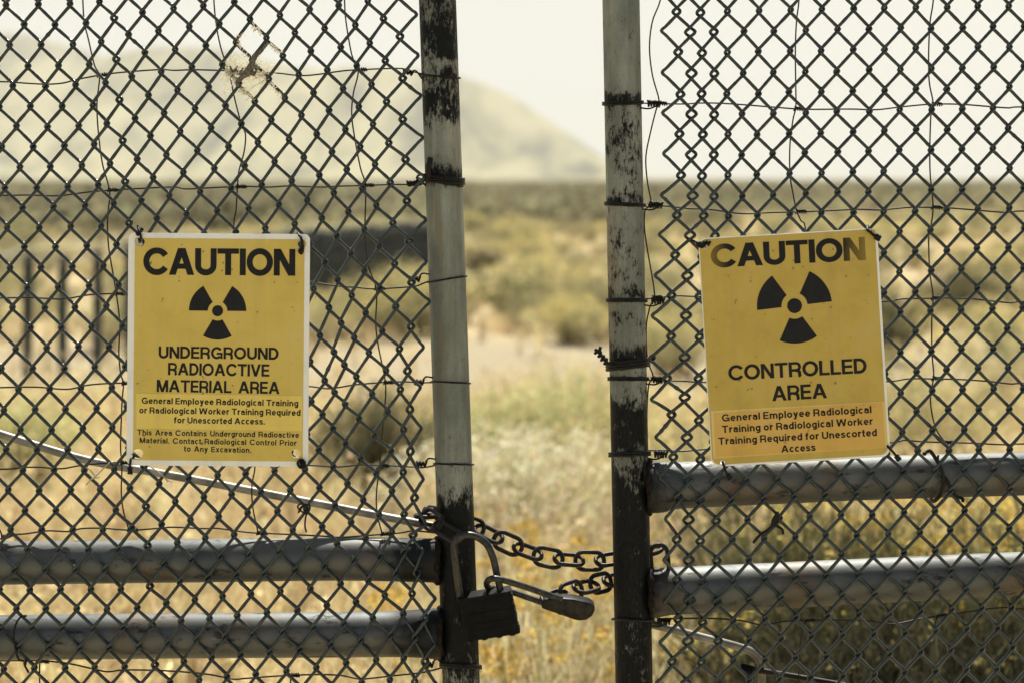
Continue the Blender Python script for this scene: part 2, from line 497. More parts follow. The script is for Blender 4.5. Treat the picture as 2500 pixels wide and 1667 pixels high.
def haze():
    b = MB()
    b.box((0, 1985, 255), (4300, 0, 0), (0, 2020, 0), (0, 0, 257))
    m = bpy.data.materials.new('haze_air'); m.use_nodes = True
    N = m.node_tree.nodes; N.clear()
    pv = N.new('ShaderNodeVolumePrincipled'); mo = N.new('ShaderNodeOutputMaterial')
    pv.inputs['Color'].default_value = (0.95, 0.92, 0.80, 1)
    pv.inputs['Density'].default_value = HAZE
    pv.inputs['Anisotropy'].default_value = 0.0
    m.node_tree.links.new(pv.outputs[0], mo.inputs['Volume'])
    o = b.build('haze', m, smooth=False); o['kind'] = 'stuff'
HAZE = 2.7e-4
haze()

# ------------------------------------------------------------------ gates
def tps(ctrl):
    A = np.array(ctrl, float)
    uv = A[:, :2]; n = len(A)
    d = np.linalg.norm(uv[:, None] - uv[None], axis=2)
    K = np.where(d > 0, d * d * np.log(d + 1e-9), 0) + np.eye(n) * 0.02
    P = np.hstack([np.ones((n, 1)), uv])
    S = np.block([[K, P], [P.T, np.zeros((3, 3))]])
    rhs = np.vstack([A[:, 2:], np.zeros((3, 2))])
    sol = np.linalg.solve(S, rhs)
    def f(u, v):
        q = np.array([u, v]); dd = np.linalg.norm(uv - q, axis=1)
        k = np.where(dd > 0, dd * dd * np.log(dd + 1e-9), 0)
        return k @ sol[:n] + np.array([1, u, v]) @ sol[n:]
    return f

def cpt(ox, oy, s, *pts):
    return [(u, v, ox + x / s, oy + y / s) for u, v, x, y in pts]
S1 = 2.8201
LC = []
LC += cpt(0, 0, S1, (0, 0, 45, 35), (1, 0, 262, 30), (3, 0, 683, 15), (0, 1, 70, 315), (0, 3, 113, 872), (0, 5, 152, 1430), (3, 2, 727, 570), (3, 5, 785, 1405), (3.5, .5, 785, 130), (3.5, 2.5, 825, 690), (3.5, 4.5, 860, 1255),
          (4.5, .5, 983, 90), (5.5, .5, 1192, 65), (7.5, .5, 1610, 15), (4, 1, 885, 240), (7, 1, 1513, 165), (9, 1, 1925, 105), (11, 1, 2335, 40), (5.5, 3.5, 1245, 910), (5.5, 5.5, 1285, 1475), (7.5, 4.5, 1685, 1140), (9.5, 4.5, 2095, 1085), (9.5, 2.5, 2055, 515), (10.5, 4.5, 2285, 1045), (10.5, 1.5, 2235, 200), (10.5, 2.5, 2250, 480))
LC += cpt(834, 0, S1, (12, 1, 180, 10), (13, 2, 400, 250), (13, 4, 425, 825), (13, 6, 450, 1385), (11.5, 3.5, 115, 740), (11.5, 1.5, 90, 180))
LC += cpt(834, 556, S1, (13, 7, 465, 90), (12, 7, 260, 130), (11, 7, 60, 175), (13, 8, 480, 380), (11, 8, 65, 465), (13, 9, 480, 680), (12, 9, 280, 705), (11, 10, 100, 1025), (12, 11, 320, 1265), (12.5, 9.5, 397, 830), (12.5, 10.5, 407, 1110), (12.5, 11.5, 430, 1390))
LC += cpt(834, 1112, S1, (11, 12, 130, 20), (11, 13, 150, 300), (11, 15, 185, 855), (11, 17, 235, 1400), (10.5, 14.5, 80, 720), (11.5, 12.5, 240, 120), (11.5, 13.5, 258, 400), (11.5, 15.5, 300, 960), (12, 16, 425, 1080), (12, 13, 350, 240))
LC += cpt(0, 556, S1, (0, 6, 165, 135), (3, 6, 800, 115), (0, 8, 207, 690), (0, 10, 240, 1248), (3, 9, 872 - 8, 950), (9.5, 6.5, 2130, 40 + 160), (9.5, 9.5, 2240, 1050))
LC += cpt(0, 1112, S1, (0, 12, 270, 235), (1, 12, 483, 235), (3, 12, 897, 220), (5, 12, 1300, 155), (7, 12, 1690, 120), (8, 12, 1890, 100), (0, 15, 320, 1050), (3, 15, 943, 1045), (5, 15, 1340, 985), (7, 15, 1725, 955), (9, 15, 2140, 910), (0, 13, 290, 510), (5, 13, 1310, 440), (8, 13, 1910, 380))
LC = [c for c in LC if not (c[0] == 9.5 and c[1] == 6.5)]
LE = [(13.5, .5, 1011, -66), (13.5, 1.5, 1015, 35), (13.5, 2.5, 1020, 137), (13.5, 3.5, 1025, 236), (13.5, 4.5, 1031, 336), (13.5, 5.5, 1035, 435), (13.5, 6.5, 1039, 537), (13.5, 7.5, 1041, 639), (13.5, 8.5, 1047, 737), (13.5, 9.5, 1034, 847), (13.5, 10.5, 1027, 945), (13.5, 11.5, 1027, 1046), (13.5, 12.5, 1033, 1170), (13.5, 13.5, 1041, 1280), (13.5, 14.5, 1030, 1345), (13.5, 15.5, 1060, 1462), (13.5, 16.5, 1062, 1570), (13, 10, 995, 905), (13, 11, 1000, 1000), (13, 12, 1003, 1102), (13, 13, 1012, 1215)]
S3 = 2.8197
RC = cpt(1668, 0, S3, (0, 0, 308, 80), (1, 0, 520, 75), (3, 0, 953, 68), (5, 0, 1388, 60), (7, 0, 1813, 55), (9, 0, 2245, 42), (.5, .5, 418, 220), (8.5, .5, 2137, 185), (0, 1, 308, 365), (0, 3, 308, 930), (0, 5, 308, 1490), (4.5, 3.5, 1277, 1045), (5.5, 4.5, 1490, 1315), (9, 3, 2240, 880), (8.5, 4.5, 2137, 1300), (3, 5, 953, 1470),
         (-.5, .5, 208, 225), (-1, 0, 118, 90), (-1.5, .5, 52, 222), (-.5, 2.5, 211, 790), (-1, 2, 124, 650), (-1, 4, 126, 1210), (-1.5, 2.5, 60, 785), (-1.5, 4.5, 62, 1350))
RC += cpt(834, 0, S1, (-2, 0, 2310, 80), (-2, 2, 2330, 650), (-2, 4, 2335, 1210))
RC += cpt(1668, 556, S3, (5.5, 5.5, 1490, 30), (8.5, 5.5, 2132, 5), (5.5, 7.5, 1493, 580), (5.5, 10.5, 1505, 1410), (6, 8, 1600, 715), (8, 10, 2030, 1245), (9, 8, 2235, 690), (6, 11, 1615, 1530), (-1, 9, 105, 1040), (-1, 7, 110, 475), (-1, 10, 107, 1320))
S9 = 2.8257
RC += cpt(1668, 1112, S9, (6.5, 11.5, 1740, 100), (4.5, 11.5, 1300, 120), (2.5, 11.5, 870, 145), (-1, 12, 120, 315), (3, 12, 980, 270), (9, 12, 2250, 235), (-.5, 12.5, 230, 445), (4.5, 12.5, 1302, 405), (8.5, 12.5, 2140, 370), (-1, 13, 120, 590), (4, 13, 1197, 545), (9, 13, 2250, 498), (-.5, 13.5, 235, 725), (5.5, 13.5, 1523, 670),
          (-1, 14, 130, 865), (4, 14, 1205, 820), (8, 14, 2050, 780), (-1, 15, 130, 1150), (4, 15, 1210, 1095), (8, 15, 2060, 1050), (-1, 16, 130, 1425), (3, 16, 990, 1380), (8, 16, 2060, 1330), (-.5, 15.5, 245, 1280))
RE = [(-2.5, -.5, 1613, -22), (-2.5, .5, 1616, 76), (-2.5, 1.5, 1618, 177), (-2.5, 2.5, 1620, 275), (-2.5, 3.5, 1620, 376), (-2.5, 4.5, 1616, 475), (-2.5, 5.5, 1611, 572), (-2.5, 6.5, 1602, 673), (-2.5, 7.5, 1594, 772), (-2.5, 8.5, 1585, 876), (-2.5, 9.5, 1591, 973), (-2.5, 10.5, 1603, 1068), (-2.5, 11.5, 1612, 1165), (-2.5, 12.5, 1625, 1264), (-2.5, 13.5, 1622, 1365), (-2.5, 14.5, 1625, 1470), (-2.5, 15.5, 1612, 1566),
      (-2, 6, 1648, 623), (-2, 8, 1638, 820), (-2, 10, 1640, 1010), (-2, 12, 1655, 1215), (-2, 15, 1655, 1510)]

WR = 0.00262
def chain_link(fn, c0, c1, v0, v1, loose=None):
    """woven diamond fabric: each wire is a flattened helix hooked into its neighbours"""
    mb = MB()
    cache = {}
    def K(c, v):
        k = (c, v)
        if k not in cache:
            q = fn(c / 2, v)
            r_ = random.Random(hash((c, int(v * 2))) & 0xffff)
            cache[k] = np.array([q[0] + r_.uniform(-1.6, 1.6), q[1] + r_.uniform(-1.6, 1.6)])
        return cache[k]
    for w in range(c0, c1):
        seq = []                                   # bends from top to bottom, alternating columns
        v = v0
        while v <= v1:
            for c in (w, w + 1):
                vv = v if (c % 2 == 0) else v + 0.5
                seq.append((vv, c))
            v += 1
        seq.sort()
        pts = []; rad = []
        lo = loose or {}
        tips = [K(c, vv) + np.array([-lo.get(c, 4.9) if c == w else lo.get(c, 4.9), 0.6 if c == w else -0.6]) for vv, c in seq]
        wob = random.uniform(-0.0012, 0.0012)
        for i in range(len(seq) - 1):
            a, b = tips[i], tips[i + 1]
            right_to_left = seq[i][1] == w + 1     # '/' strand lies in front
            s = -1 if right_to_left else 1
            for t, d in ((0, 0), (.085, .62), (.2, .95), (.4, 1), (.6, 1), (.8, .95), (.915, .62)):
                p = a + (b - a) * t
                if t in (.085, .915):              # rounder bend
                    p = p + np.array([0, 1.5 if t < .5 else -1.5])
                dep = s * d * 0.0034 + wob
                j = 0.0
                pts.append(at(p[0], p[1], dep))
        sm = cr(pts, 2)
        rr = [WR * (1 + 0.05 * math.sin(i * 0.9 + w) + random.uniform(-.05, .07)) for i in range(len(sm))]
        for _ in range(4):
            k = random.randrange(3, len(rr) - 3); rr[k] *= 1.3
        mb.tube(sm, rr, 7)
    return mb

def wirepath(pts, y, jit=0.0):
    return [at(x, py, y + (random.uniform(-jit, jit))) for x, py in pts]

def cv(ox, oy, s, *pts): return [(ox + x / s, oy + y / s) for x, y in pts]

GY = 0.036          # depth of the posts, rails and stay wires behind the fabric

def gate(side):
    left = side == 'L'
    base = Vector(at(1083 if left else 1500, HOR, GY)); base.z = 0
    if left:
        g = empty('gate', base, 'gate leaf whose green chain-link carries the underground radioactive material sign and a cobweb', 'gate', 'pair of chained gate leaves')
    else:
        g = empty('gate', base, 'gate leaf whose green chain-link carries the tilted controlled area sign, with scuffed grey post', 'gate', 'pair of chained gate leaves')
    # post
    if left: axis = [(1051.5, -420), (1068, 0), (1126, 1667), (1166, 2830)]
    else: axis = [(1508, -420), (1516, 0), (1548, 1667), (1569, 2830)]
    pts = cr([at(x, y, GY) for x, y in axis], 12)
    mb = MB(); mb.tube(pts, 46.2 / PXM, 40)
    mb.build('post', M_POST_L if left else M_POST_R, g)
    def post_x(py):
        for (x0, y0), (x1, y1) in zip(axis, axis[1:]):
            if y0 <= py <= y1: return x0 + (x1 - x0) * (py - y0) / (y1 - y0)
    # fabric
    if left: mb = chain_link(tps(LC + LE), -8, 27, -2, 20, {7: 6.8, 26: 7.5, 25: 6.0, 27: 1.0})
    else: mb = chain_link(tps(RC + RE), -5, 27, -2, 20, {-1: 9.0, -2: 9.0, -3: 12.0, -4: 9.0, -5: 1.0, 0: 5.6})
    mb.build('chain_link', M_MESH, g)
    # rails
    rails = ([[(-320, 1377), (0, 1373), (500, 1367), (834, 1363), (1020, 1366), (1074, 1367)], [(-320, 1559), (0, 1555), (500, 1550), (834, 1548), (970, 1546), (1030, 1545), (1081, 1546)]] if left else
             [[(1579, 1188), (1612, 1187), (1668, 1183), (2000, 1170), (2180, 1164), (2500, 1155), (2850, 1146)], [(1584, 1448), (1620, 1443), (1668, 1440), (2100, 1418), (2500, 1398), (2850, 1381)]])
    rads = ([[52.5] * 4 + [53, 54], [54] * 4 + [55, 58, 62]] if left else [[64, 63, 57, 54, 53, 53, 53], [60, 58, 57, 54.5, 52, 52]])
    for rp, rd in zip(rails, rads):
        mb = MB(); P = cr([at(x, y, GY + 0.004) for x, y in rp], 10)
        rr = [np.interp(i, np.arange(len(rd)) * 10, rd) / PXM for i in range(len(P))]
        mb.tube(P, rr, 36)
        rail = mb.build('rail', M_RAIL, g)
        xe, ye = rp[-1] if left else rp[0]
        re = (rd[-1] if left else rd[0])
        ring = [at(xe + (-6 if left else 6) + random.uniform(-3, 3), ye + math.sin(k / 30 * 6.2832) * (re + .5), GY + 0.004 + math.cos(k / 30 * 6.2832) * (re + .5) / PXM) for k in range(30)]
        mb = MB(); mb.tube(ring, [random.uniform(.003, .0058) for _ in ring], 7, True)
        mb.build('weld', M_WELD, rail)
    # stay wires behind the fabric
    if left:
        Hs = [cv(0, 0, S1, (-700, 560), (0, 565), (100, 570), (300, 582), (430, 575), (530, 550), (690, 520), (850, 500), (1100, 482), (1200, 487), (1330, 483), (1500, 487), (1650, 492), (1900, 505), (2100, 523), (2350, 492)) + cv(834, 0, S1, (80, 485), (300, 475), (430, 475), (490, 495), (560, 512)),
              cv(0, 0, S1, (-700, 1355), (0, 1348), (200, 1345), (400, 1350), (600, 1325), (780, 1310), (1000, 1298), (1200, 1290), (1290, 1303), (1500, 1292), (1700, 1285), (1850, 1290), (2000, 1282), (2200, 1290), (2350, 1283)) + cv(834, 0, S1, (110, 1280), (250, 1275), (350, 1272), (450, 1272), (590, 1268)),
              cv(0, 556, S1, (-700, 480), (0, 485), (200, 482), (430, 492), (600, 465), (760, 455), (880, 455), (1300, 450), (1800, 410), (2140, 375), (2200, 385), (2350, 406)) + cv(834, 556, S1, (100, 412), (210, 422), (330, 418), (500, 405), (560, 385), (610, 365)),
              cv(0, 556, S1, (-700, 1110), (0, 1098), (250, 1095), (460, 1110), (600, 1082), (740, 1070), (870, 1068), (1400, 1070), (1900, 1080), (2130, 1090), (2250, 1105), (2340, 1096)) + cv(834, 556, S1, (100, 1078), (300, 1062), (450, 1058), (530, 1065), (640, 1062)),
              cv(0, 1112, S1, (-700, 95), (0, 92), (150, 80), (280, 78), (420, 88), (560, 65), (750, 48), (900, 45), (1500, 50), (2100, 65), (2200, 68), (2340, 75)) + cv(834, 1112, S1, (150, 60), (300, 65), (480, 75), (560, 80), (660, 62)),
              cv(0, 1112, S1, (-700, 600), (0, 570), (60, 545), (180, 535), (330, 515), (480, 520), (560, 500), (700, 497), (900, 510), (1100, 497), (1200, 490), (1400, 500), (1500, 498), (1700, 525), (1850, 533), (2200, 550), (2340, 560)) + cv(834, 1112, S1, (200, 545), (400, 530), (500, 515), (690, 535)),
              cv(0, 1112, S1, (-700, 1420), (130, 1408), (300, 1410), (480, 1430), (640, 1465), (740, 1485), (850, 1473), (1050, 1475), (1250, 1485), (1450, 1505), (1600, 1535), (1700, 1530), (1900, 1515), (2150, 1505), (2340, 1510)) + cv(834, 1112, S1, (120, 1535), (200, 1530), (380, 1510), (560, 1490), (720, 1450))]
        Vs = [cv(0, 0, S1, (560, -250), (570, 0), (580, 150), (610, 280), (650, 450), (685, 530), (668, 700), (672, 850), (690, 1030), (710, 1150), (755, 1320), (745, 1450), (740, 1568)) + cv(0, 556, S1, (750, 150), (775, 300), (800, 450), (820, 600), (825, 700), (818, 850), (830, 1000), (850, 1070), (840, 1200), (830, 1500)) + cv(0, 1112, S1, (840, 60), (835, 250), (850, 380), (888, 508)),
              cv(0, 0, S1, (1465, -250), (1472, 0), (1490, 180), (1520, 330), (1560, 450), (1590, 560), (1620, 700), (1660, 850), (1690, 930), (1680, 1050), (1645, 1180), (1635, 1290), (1625, 1450), (1610, 1568)) + cv(0, 556, S1, (1640, 300), (1650, 700), (1700, 1100), (1750, 1500)) + cv(0, 1112, S1, (1755, 80), (1735, 200), (1740, 350), (1778, 530)),
              cv(834, 0, S1, (10, -250), (20, 0), (30, 150), (70, 380), (115, 490), (80, 650), (70, 800), (95, 980), (130, 1160), (165, 1290), (160, 1568)) + cv(834, 556, S1, (165, 120), (190, 280), (240, 430), (235, 650), (250, 800), (300, 1050), (300, 1200), (280, 1400), (265, 1568)) + cv(834, 1112, S1, (265, 60), (240, 250), (245, 400), (282, 545)),
              cv(0, 0, S1, (-330, -250), (-320, 400), (-250, 560), (-270, 1000), (-200, 1350)) + cv(0, 556, S1, (-150, 485), (-100, 1095)) + cv(0, 1112, S1, (-70, 90), (-60, 350), (20, 560)),
              cv(0, 1112, S1, (275, 1408), (272, 1500), (280, 1750)), cv(0, 1112, S1, (2000, 1510), (2000, 1565), (1990, 1750))]
        KN = [[(690, 515, 0), (1590, 490, 0), (834 * S1 + 115, 480, 0)], [(755, 1312, 0), (1645, 1290, 0), (834 * S1 + 165, 1278, 0)]]
    else:
        Hs = [cv(834, 0, S1, (2065, 712), (2180, 715), (2352, 718)) + cv(1668, 0, S3, (100, 712), (230, 712), (400, 722), (600, 738), (780, 752), (900, 755), (1150, 753), (1330, 757), (1500, 738), (1700, 720), (1900, 720), (2100, 735), (2240, 745), (2346, 738), (3000, 745)),
              cv(834, 0, S1, (2080, 1420), (2230, 1420)) + cv(1668, 0, S3, (30, 1437), (180, 1443), (400, 1472), (600, 1465), (800, 1460), (1000, 1452), (1200, 1443), (1360, 1447), (1550, 1430), (1720, 1430), (1850, 1435), (2000, 1447), (2230, 1465), (2346, 1455), (3000, 1470)),
              cv(834, 556, S1, (2090, 490), (2200, 480), (2310, 470)) + cv(1668, 556, S3, (100, 475), (500, 480), (1000, 500), (1385, 508), (1500, 492), (1700, 487), (1850, 485), (2000, 492), (2240, 517), (2346, 510), (3000, 500)),
              cv(834, 556, S1, (2100, 1040), (2220, 1050)) + cv(1668, 556, S3, (0, 1053), (150, 1062), (700, 1070), (1200, 1060), (1430, 1055), (1550, 1038), (1720, 1038), (1900, 1042), (2100, 1055), (2260, 1073), (2346, 1068), (3000, 1060)),
              cv(834, 556, S1, (2100, 1530), (2230, 1530)) + cv(1668, 556, S3, (0, 1535), (180, 1520), (600, 1500), (1100, 1490), (1440, 1475), (1520, 1460), (1650, 1470), (1800, 1475), (2000, 1480), (2200, 1490), (2346, 1485), (3000, 1490)),
              cv(1668, 1112, S9, (-160, 1122), (0, 1120), (200, 1120), (400, 1135), (550, 1165), (700, 1140), (870, 1133), (1100, 1132), (1300, 1140), (1450, 1160), (1600, 1130), (1750, 1105), (1900, 1085), (2100, 1055), (2250, 1045), (2351, 1055), (3000, 1050))]
        Vs = [cv(834, 0, S1, (2230, -250), (2195, 0), (2140, 150), (2120, 330), (2140, 520), (2185, 690), (2165, 760), (2130, 900), (2095, 1080), (2105, 1250), (2130, 1400), (2090, 1450), (2085, 1568)) + cv(834, 556, S1, (2105, 150), (2155, 460), (2125, 540), (2098, 680), (2105, 900), (2145, 1020), (2115, 1080), (2103, 1250), (2098, 1500)),
              cv(1668, 0, S3, (800, -250), (797, 0), (780, 150), (772, 350), (775, 600), (775, 740), (755, 830), (735, 1000), (735, 1200), (755, 1330), (780, 1450), (810, 1520), (840, 1568)) + cv(1668, 556, S3, (860, 300), (820, 800), (840, 1300), (845, 1490)),
              cv(1668, 0, S3, (1730, -250), (1722, 0), (1700, 150), (1690, 350), (1693, 560), (1720, 710), (1705, 800), (1698, 1000), (1700, 1200), (1720, 1420), (1705, 1560)) + cv(1668, 556, S3, (1690, 60), (1697, 300), (1720, 470), (1712, 600), (1712, 850), (1725, 1020), (1705, 1120), (1705, 1230), (1740, 1380), (1805, 1478)),
              cv(1668, 1112, S9, (850, 1140), (815, 1230), (800, 1400), (795, 1700)), cv(1668, 1112, S9, (1755, 1110), (1740, 1170), (1800, 1300), (1850, 1480), (1855, 1700))]
    Hn = []
    for h in Hs:
        n = cr([at(x, y, GY + random.uniform(-.002, .002)) for x, y in h], 5)
        mb = MB(); mb.tube(n, 0.00128, 7)
        Hn.append((h, mb.build('horizontal_wire', M_STAY, g)))
    for v in Vs:
        n = cr([at(x, y, GY - 0.003 + random.uniform(-.002, .002)) for x, y in v], 5)
        mb = MB(); mb.tube(n, 0.00118, 7)
        mb.build('vertical_wire', M_STAY, g)
        vy = np.array([p[1] for p in v]); vx = np.array([p[0] for p in v])
        for h, ho in Hn:
            hx = np.array([p[0] for p in h]); hy = np.array([p[1] for p in h])
            best = None
            for yy in np.linspace(vy.min(), vy.max(), 500):
                x = np.interp(yy, vy, vx); e = abs(np.interp(x, hx, hy) - yy)
                if best is None or e < best[0]: best = (e, x, yy)
            if best[0] < 4 and best[1] > hx.min() + 5 and best[1] < hx.max() - 5:
                x, y = best[1], best[2]
                y2 = np.interp(x + 24, hx, hy)
                mb = MB(); coil(mb, at(x - 2, y - 1, GY), at(x + 22, y2, GY), 0.0026, 4.5, 0.00125)
                # little cut end
                mb.tube([at(x - 2, y, GY), at(x - 4, y + 5, GY - .003)], 0.0012, 6)
                mb.build('knot', M_STAY, ho)
    # wire loops round the post
    def loop(py, dy=0, n=1, r=0.0014, spread=0.004, m=M_TIE):
        mb = MB()
        for q in range(n):
            pts = []
            zc = py + q * spread * PXM
            for k in range(33):
                a = k / 32 * 2 * math.pi
                xx = post_x(zc); rr_ = 46.2 + r * PXM
                pts.append(at(xx + math.sin(a) * rr_, zc + dy * math.sin(a) + random.uniform(-.6, .6), GY - math.cos(a) * rr_ / PXM))
            mb.tube(pts, r, 7, False)
        return mb
    if left:
        spec = [(187, 4, 1, .0016, .004), (434, 4, 3, .0022, .0035), (449, 7, 1, .0011, .004), (682, -8, 1, .0014, .003), (933, 2, 1, .0013, .002), (1132, 1, 1, .0015, .002), (1622, 3, 2, .0022, .003)]
    else:
        spec = [(250, -2, 2, .0018, .003), (497, 2, 2, .0018, .003), (731, 0, 2, .0018, .003), (882, -6, 3, .0030, .0045), (922, 0, 2, .0017, .003), (1104, -2, 2, .0022, .004), (1512, 2, 1, .0022, .003)]
    for py, dy, n, r, sp in spec:
        mb = loop(py, dy, n, r, sp)
        if left and py == 434:
            mb.tube([at(1048, 440, .0), at(1046, 415, -.002), at(1051, 385, -.006)], .0042, 7)
            coil(mb, at(996, 449, GY), at(1030, 446, GY), .0038, 4, .0016)
            mb.tube(cr([at(1030, 446, GY - .02), at(1018, 436, .02), at(1024, 428, .01), at(1045, 427, .004)], 5), .0018, 6)
        elif left:
            cx = post_x(py) - 46
            coil(mb, at(cx - 44, py - 12 if py < 300 else py - 1, GY), at(cx - 20, py - 8 if py < 300 else py, GY), .0034, 3, .0018)
            mb.tube(cr([at(cx - 22, py - 6, GY), at(cx - 14, py - 14, GY - .01), at(cx + 2, py - 12 if py > 600 else py + 6, GY - .015)], 5), .0014, 6)
        elif py == 882:
            P = [at(1502, 888, .012), at(1484, 886, .002), at(1476, 878, -.004), at(1468, 868, -.006), at(1460, 858, -.008), at(1452, 852, -.008)]
            mb.tube(cr(P, 4), .0026, 7)
            coil(mb, at(1480, 884, 0), at(1458, 858, -.008), .0034, 3, .0026)
            mb.tube([at(1462, 862, -.008), at(1466, 846, -.010)], .0026, 7)
            mb.tube(cr([at(1590, 880, .02), at(1598, 872, .005), at(1592, 868, -.004)], 4), .0026, 6)
        else:
            cx = post_x(py) + 46
            coil(mb, at(cx + 14, py + 3, GY), at(cx + 46, py + 5, GY), .0042, 5, .0017)
            mb.tube(cr([at(cx - 4, py + 14, GY - .012), at(cx + 18, py + 16, GY), at(cx + 36, py + 9, GY)], 5), .0014, 6)
        mb.build('tie_wire', M_TIE, g)
    # slanting brace rod
    if left:
        mb = MB(); mb.tube(cr([at(x, y, GY + .03) for x, y in ((-320, 960), (-60, 1040), (199, 1119), (372, 1151), (532, 1181), (834, 1240), (1035, 1279), (1085, 1289))], 6), 10.2 / PXM, 16)
        mb.build('brace_rod', M_ROD, g)
    else:
        mb = MB(); mb.tube(cr([at(x, y, GY + .012) for x, y in ((1560, 1514), (1616, 1529), (1720, 1556), (1800, 1577), (1838, 1592), (1856, 1615), (1860, 1645), (1858, 1700), (1858, 1760))], 8), 10.0 / PXM, 16)
        rod = mb.build('brace_rod', M_ROD, g)
        mb = MB()
        P = [at(1824 + t * 300, 1630 + t * 52, GY + .004) for t in np.linspace(0, 1, 220)]
        mb.tube(P, [0.0042 + (0.0009 if i % 3 == 0 else 0) for i in range(220)], 10)
        mb.build('threaded_rod', M_CHAIN, rod)
        mb = MB()
        hexa = [at(1812 + 18 * math.cos(k * math.pi / 3) * .25, 1632 + 18 * math.sin(k * math.pi / 3), GY + .004 + .011 * math.cos(k * math.pi / 3)) for k in range(6)]
        mb.prism(hexa, at(1840, 1640, GY) - at(1812, 1632, GY))
        mb.build('nut', M_LOCK, rod, smooth=False, bevel=.001)
        # wire hook slung round the upper rail
        mb = MB()
        mb.tube(cr([at(2256, 1108, .0), at(2262, 1101, .005), at(2272, 1101, .008), at(2284, 1118, .004), at(2296, 1140, -.002), at(2304, 1170, -.002), at(2296, 1205, 0), at(2280, 1222, .02), at(2272, 1216, .05)], 6), .0030, 8)
        mb.tube(cr([at(2291, 1110, .0), at(2290, 1122, -.002), at(2300, 1150, -.003)], 5), .0018, 6)
        mb.tube(cr([at(2306, 1160, -.001), at(2330, 1205, .0), at(2350, 1216, .005), at(2350, 1222, .0)], 5), .0026, 6)
        mb.build('wire_hook', M_TIE, g)
    return g
gate('L')
gate('R')

# ------------------------------------------------------------------ signs
def curve_mesh(loops, half):
    """filled flat outline with holes, as mesh data; local x right, z up, y thickness"""
    c = bpy.data.curves.new('outline', 'CURVE'); c.dimensions = '2D'; c.fill_mode = 'BOTH'; c.extrude = half
    for lp in loops:
        s = c.splines.new('POLY'); s.points.add(len(lp) - 1); s.use_cyclic_u = True
        for p, (x, y) in zip(s.points, lp): p.co = (x, y, 0, 1)
    return to_mesh(c)

def to_mesh(c):
    o = bpy.data.objects.new('tmp', c); col.objects.link(o)
    bpy.context.view_layer.update()
    me = bpy.data.meshes.new_from_object(o.evaluated_get(bpy.context.evaluated_depsgraph_get()))
    bpy.data.objects.remove(o)
    return me

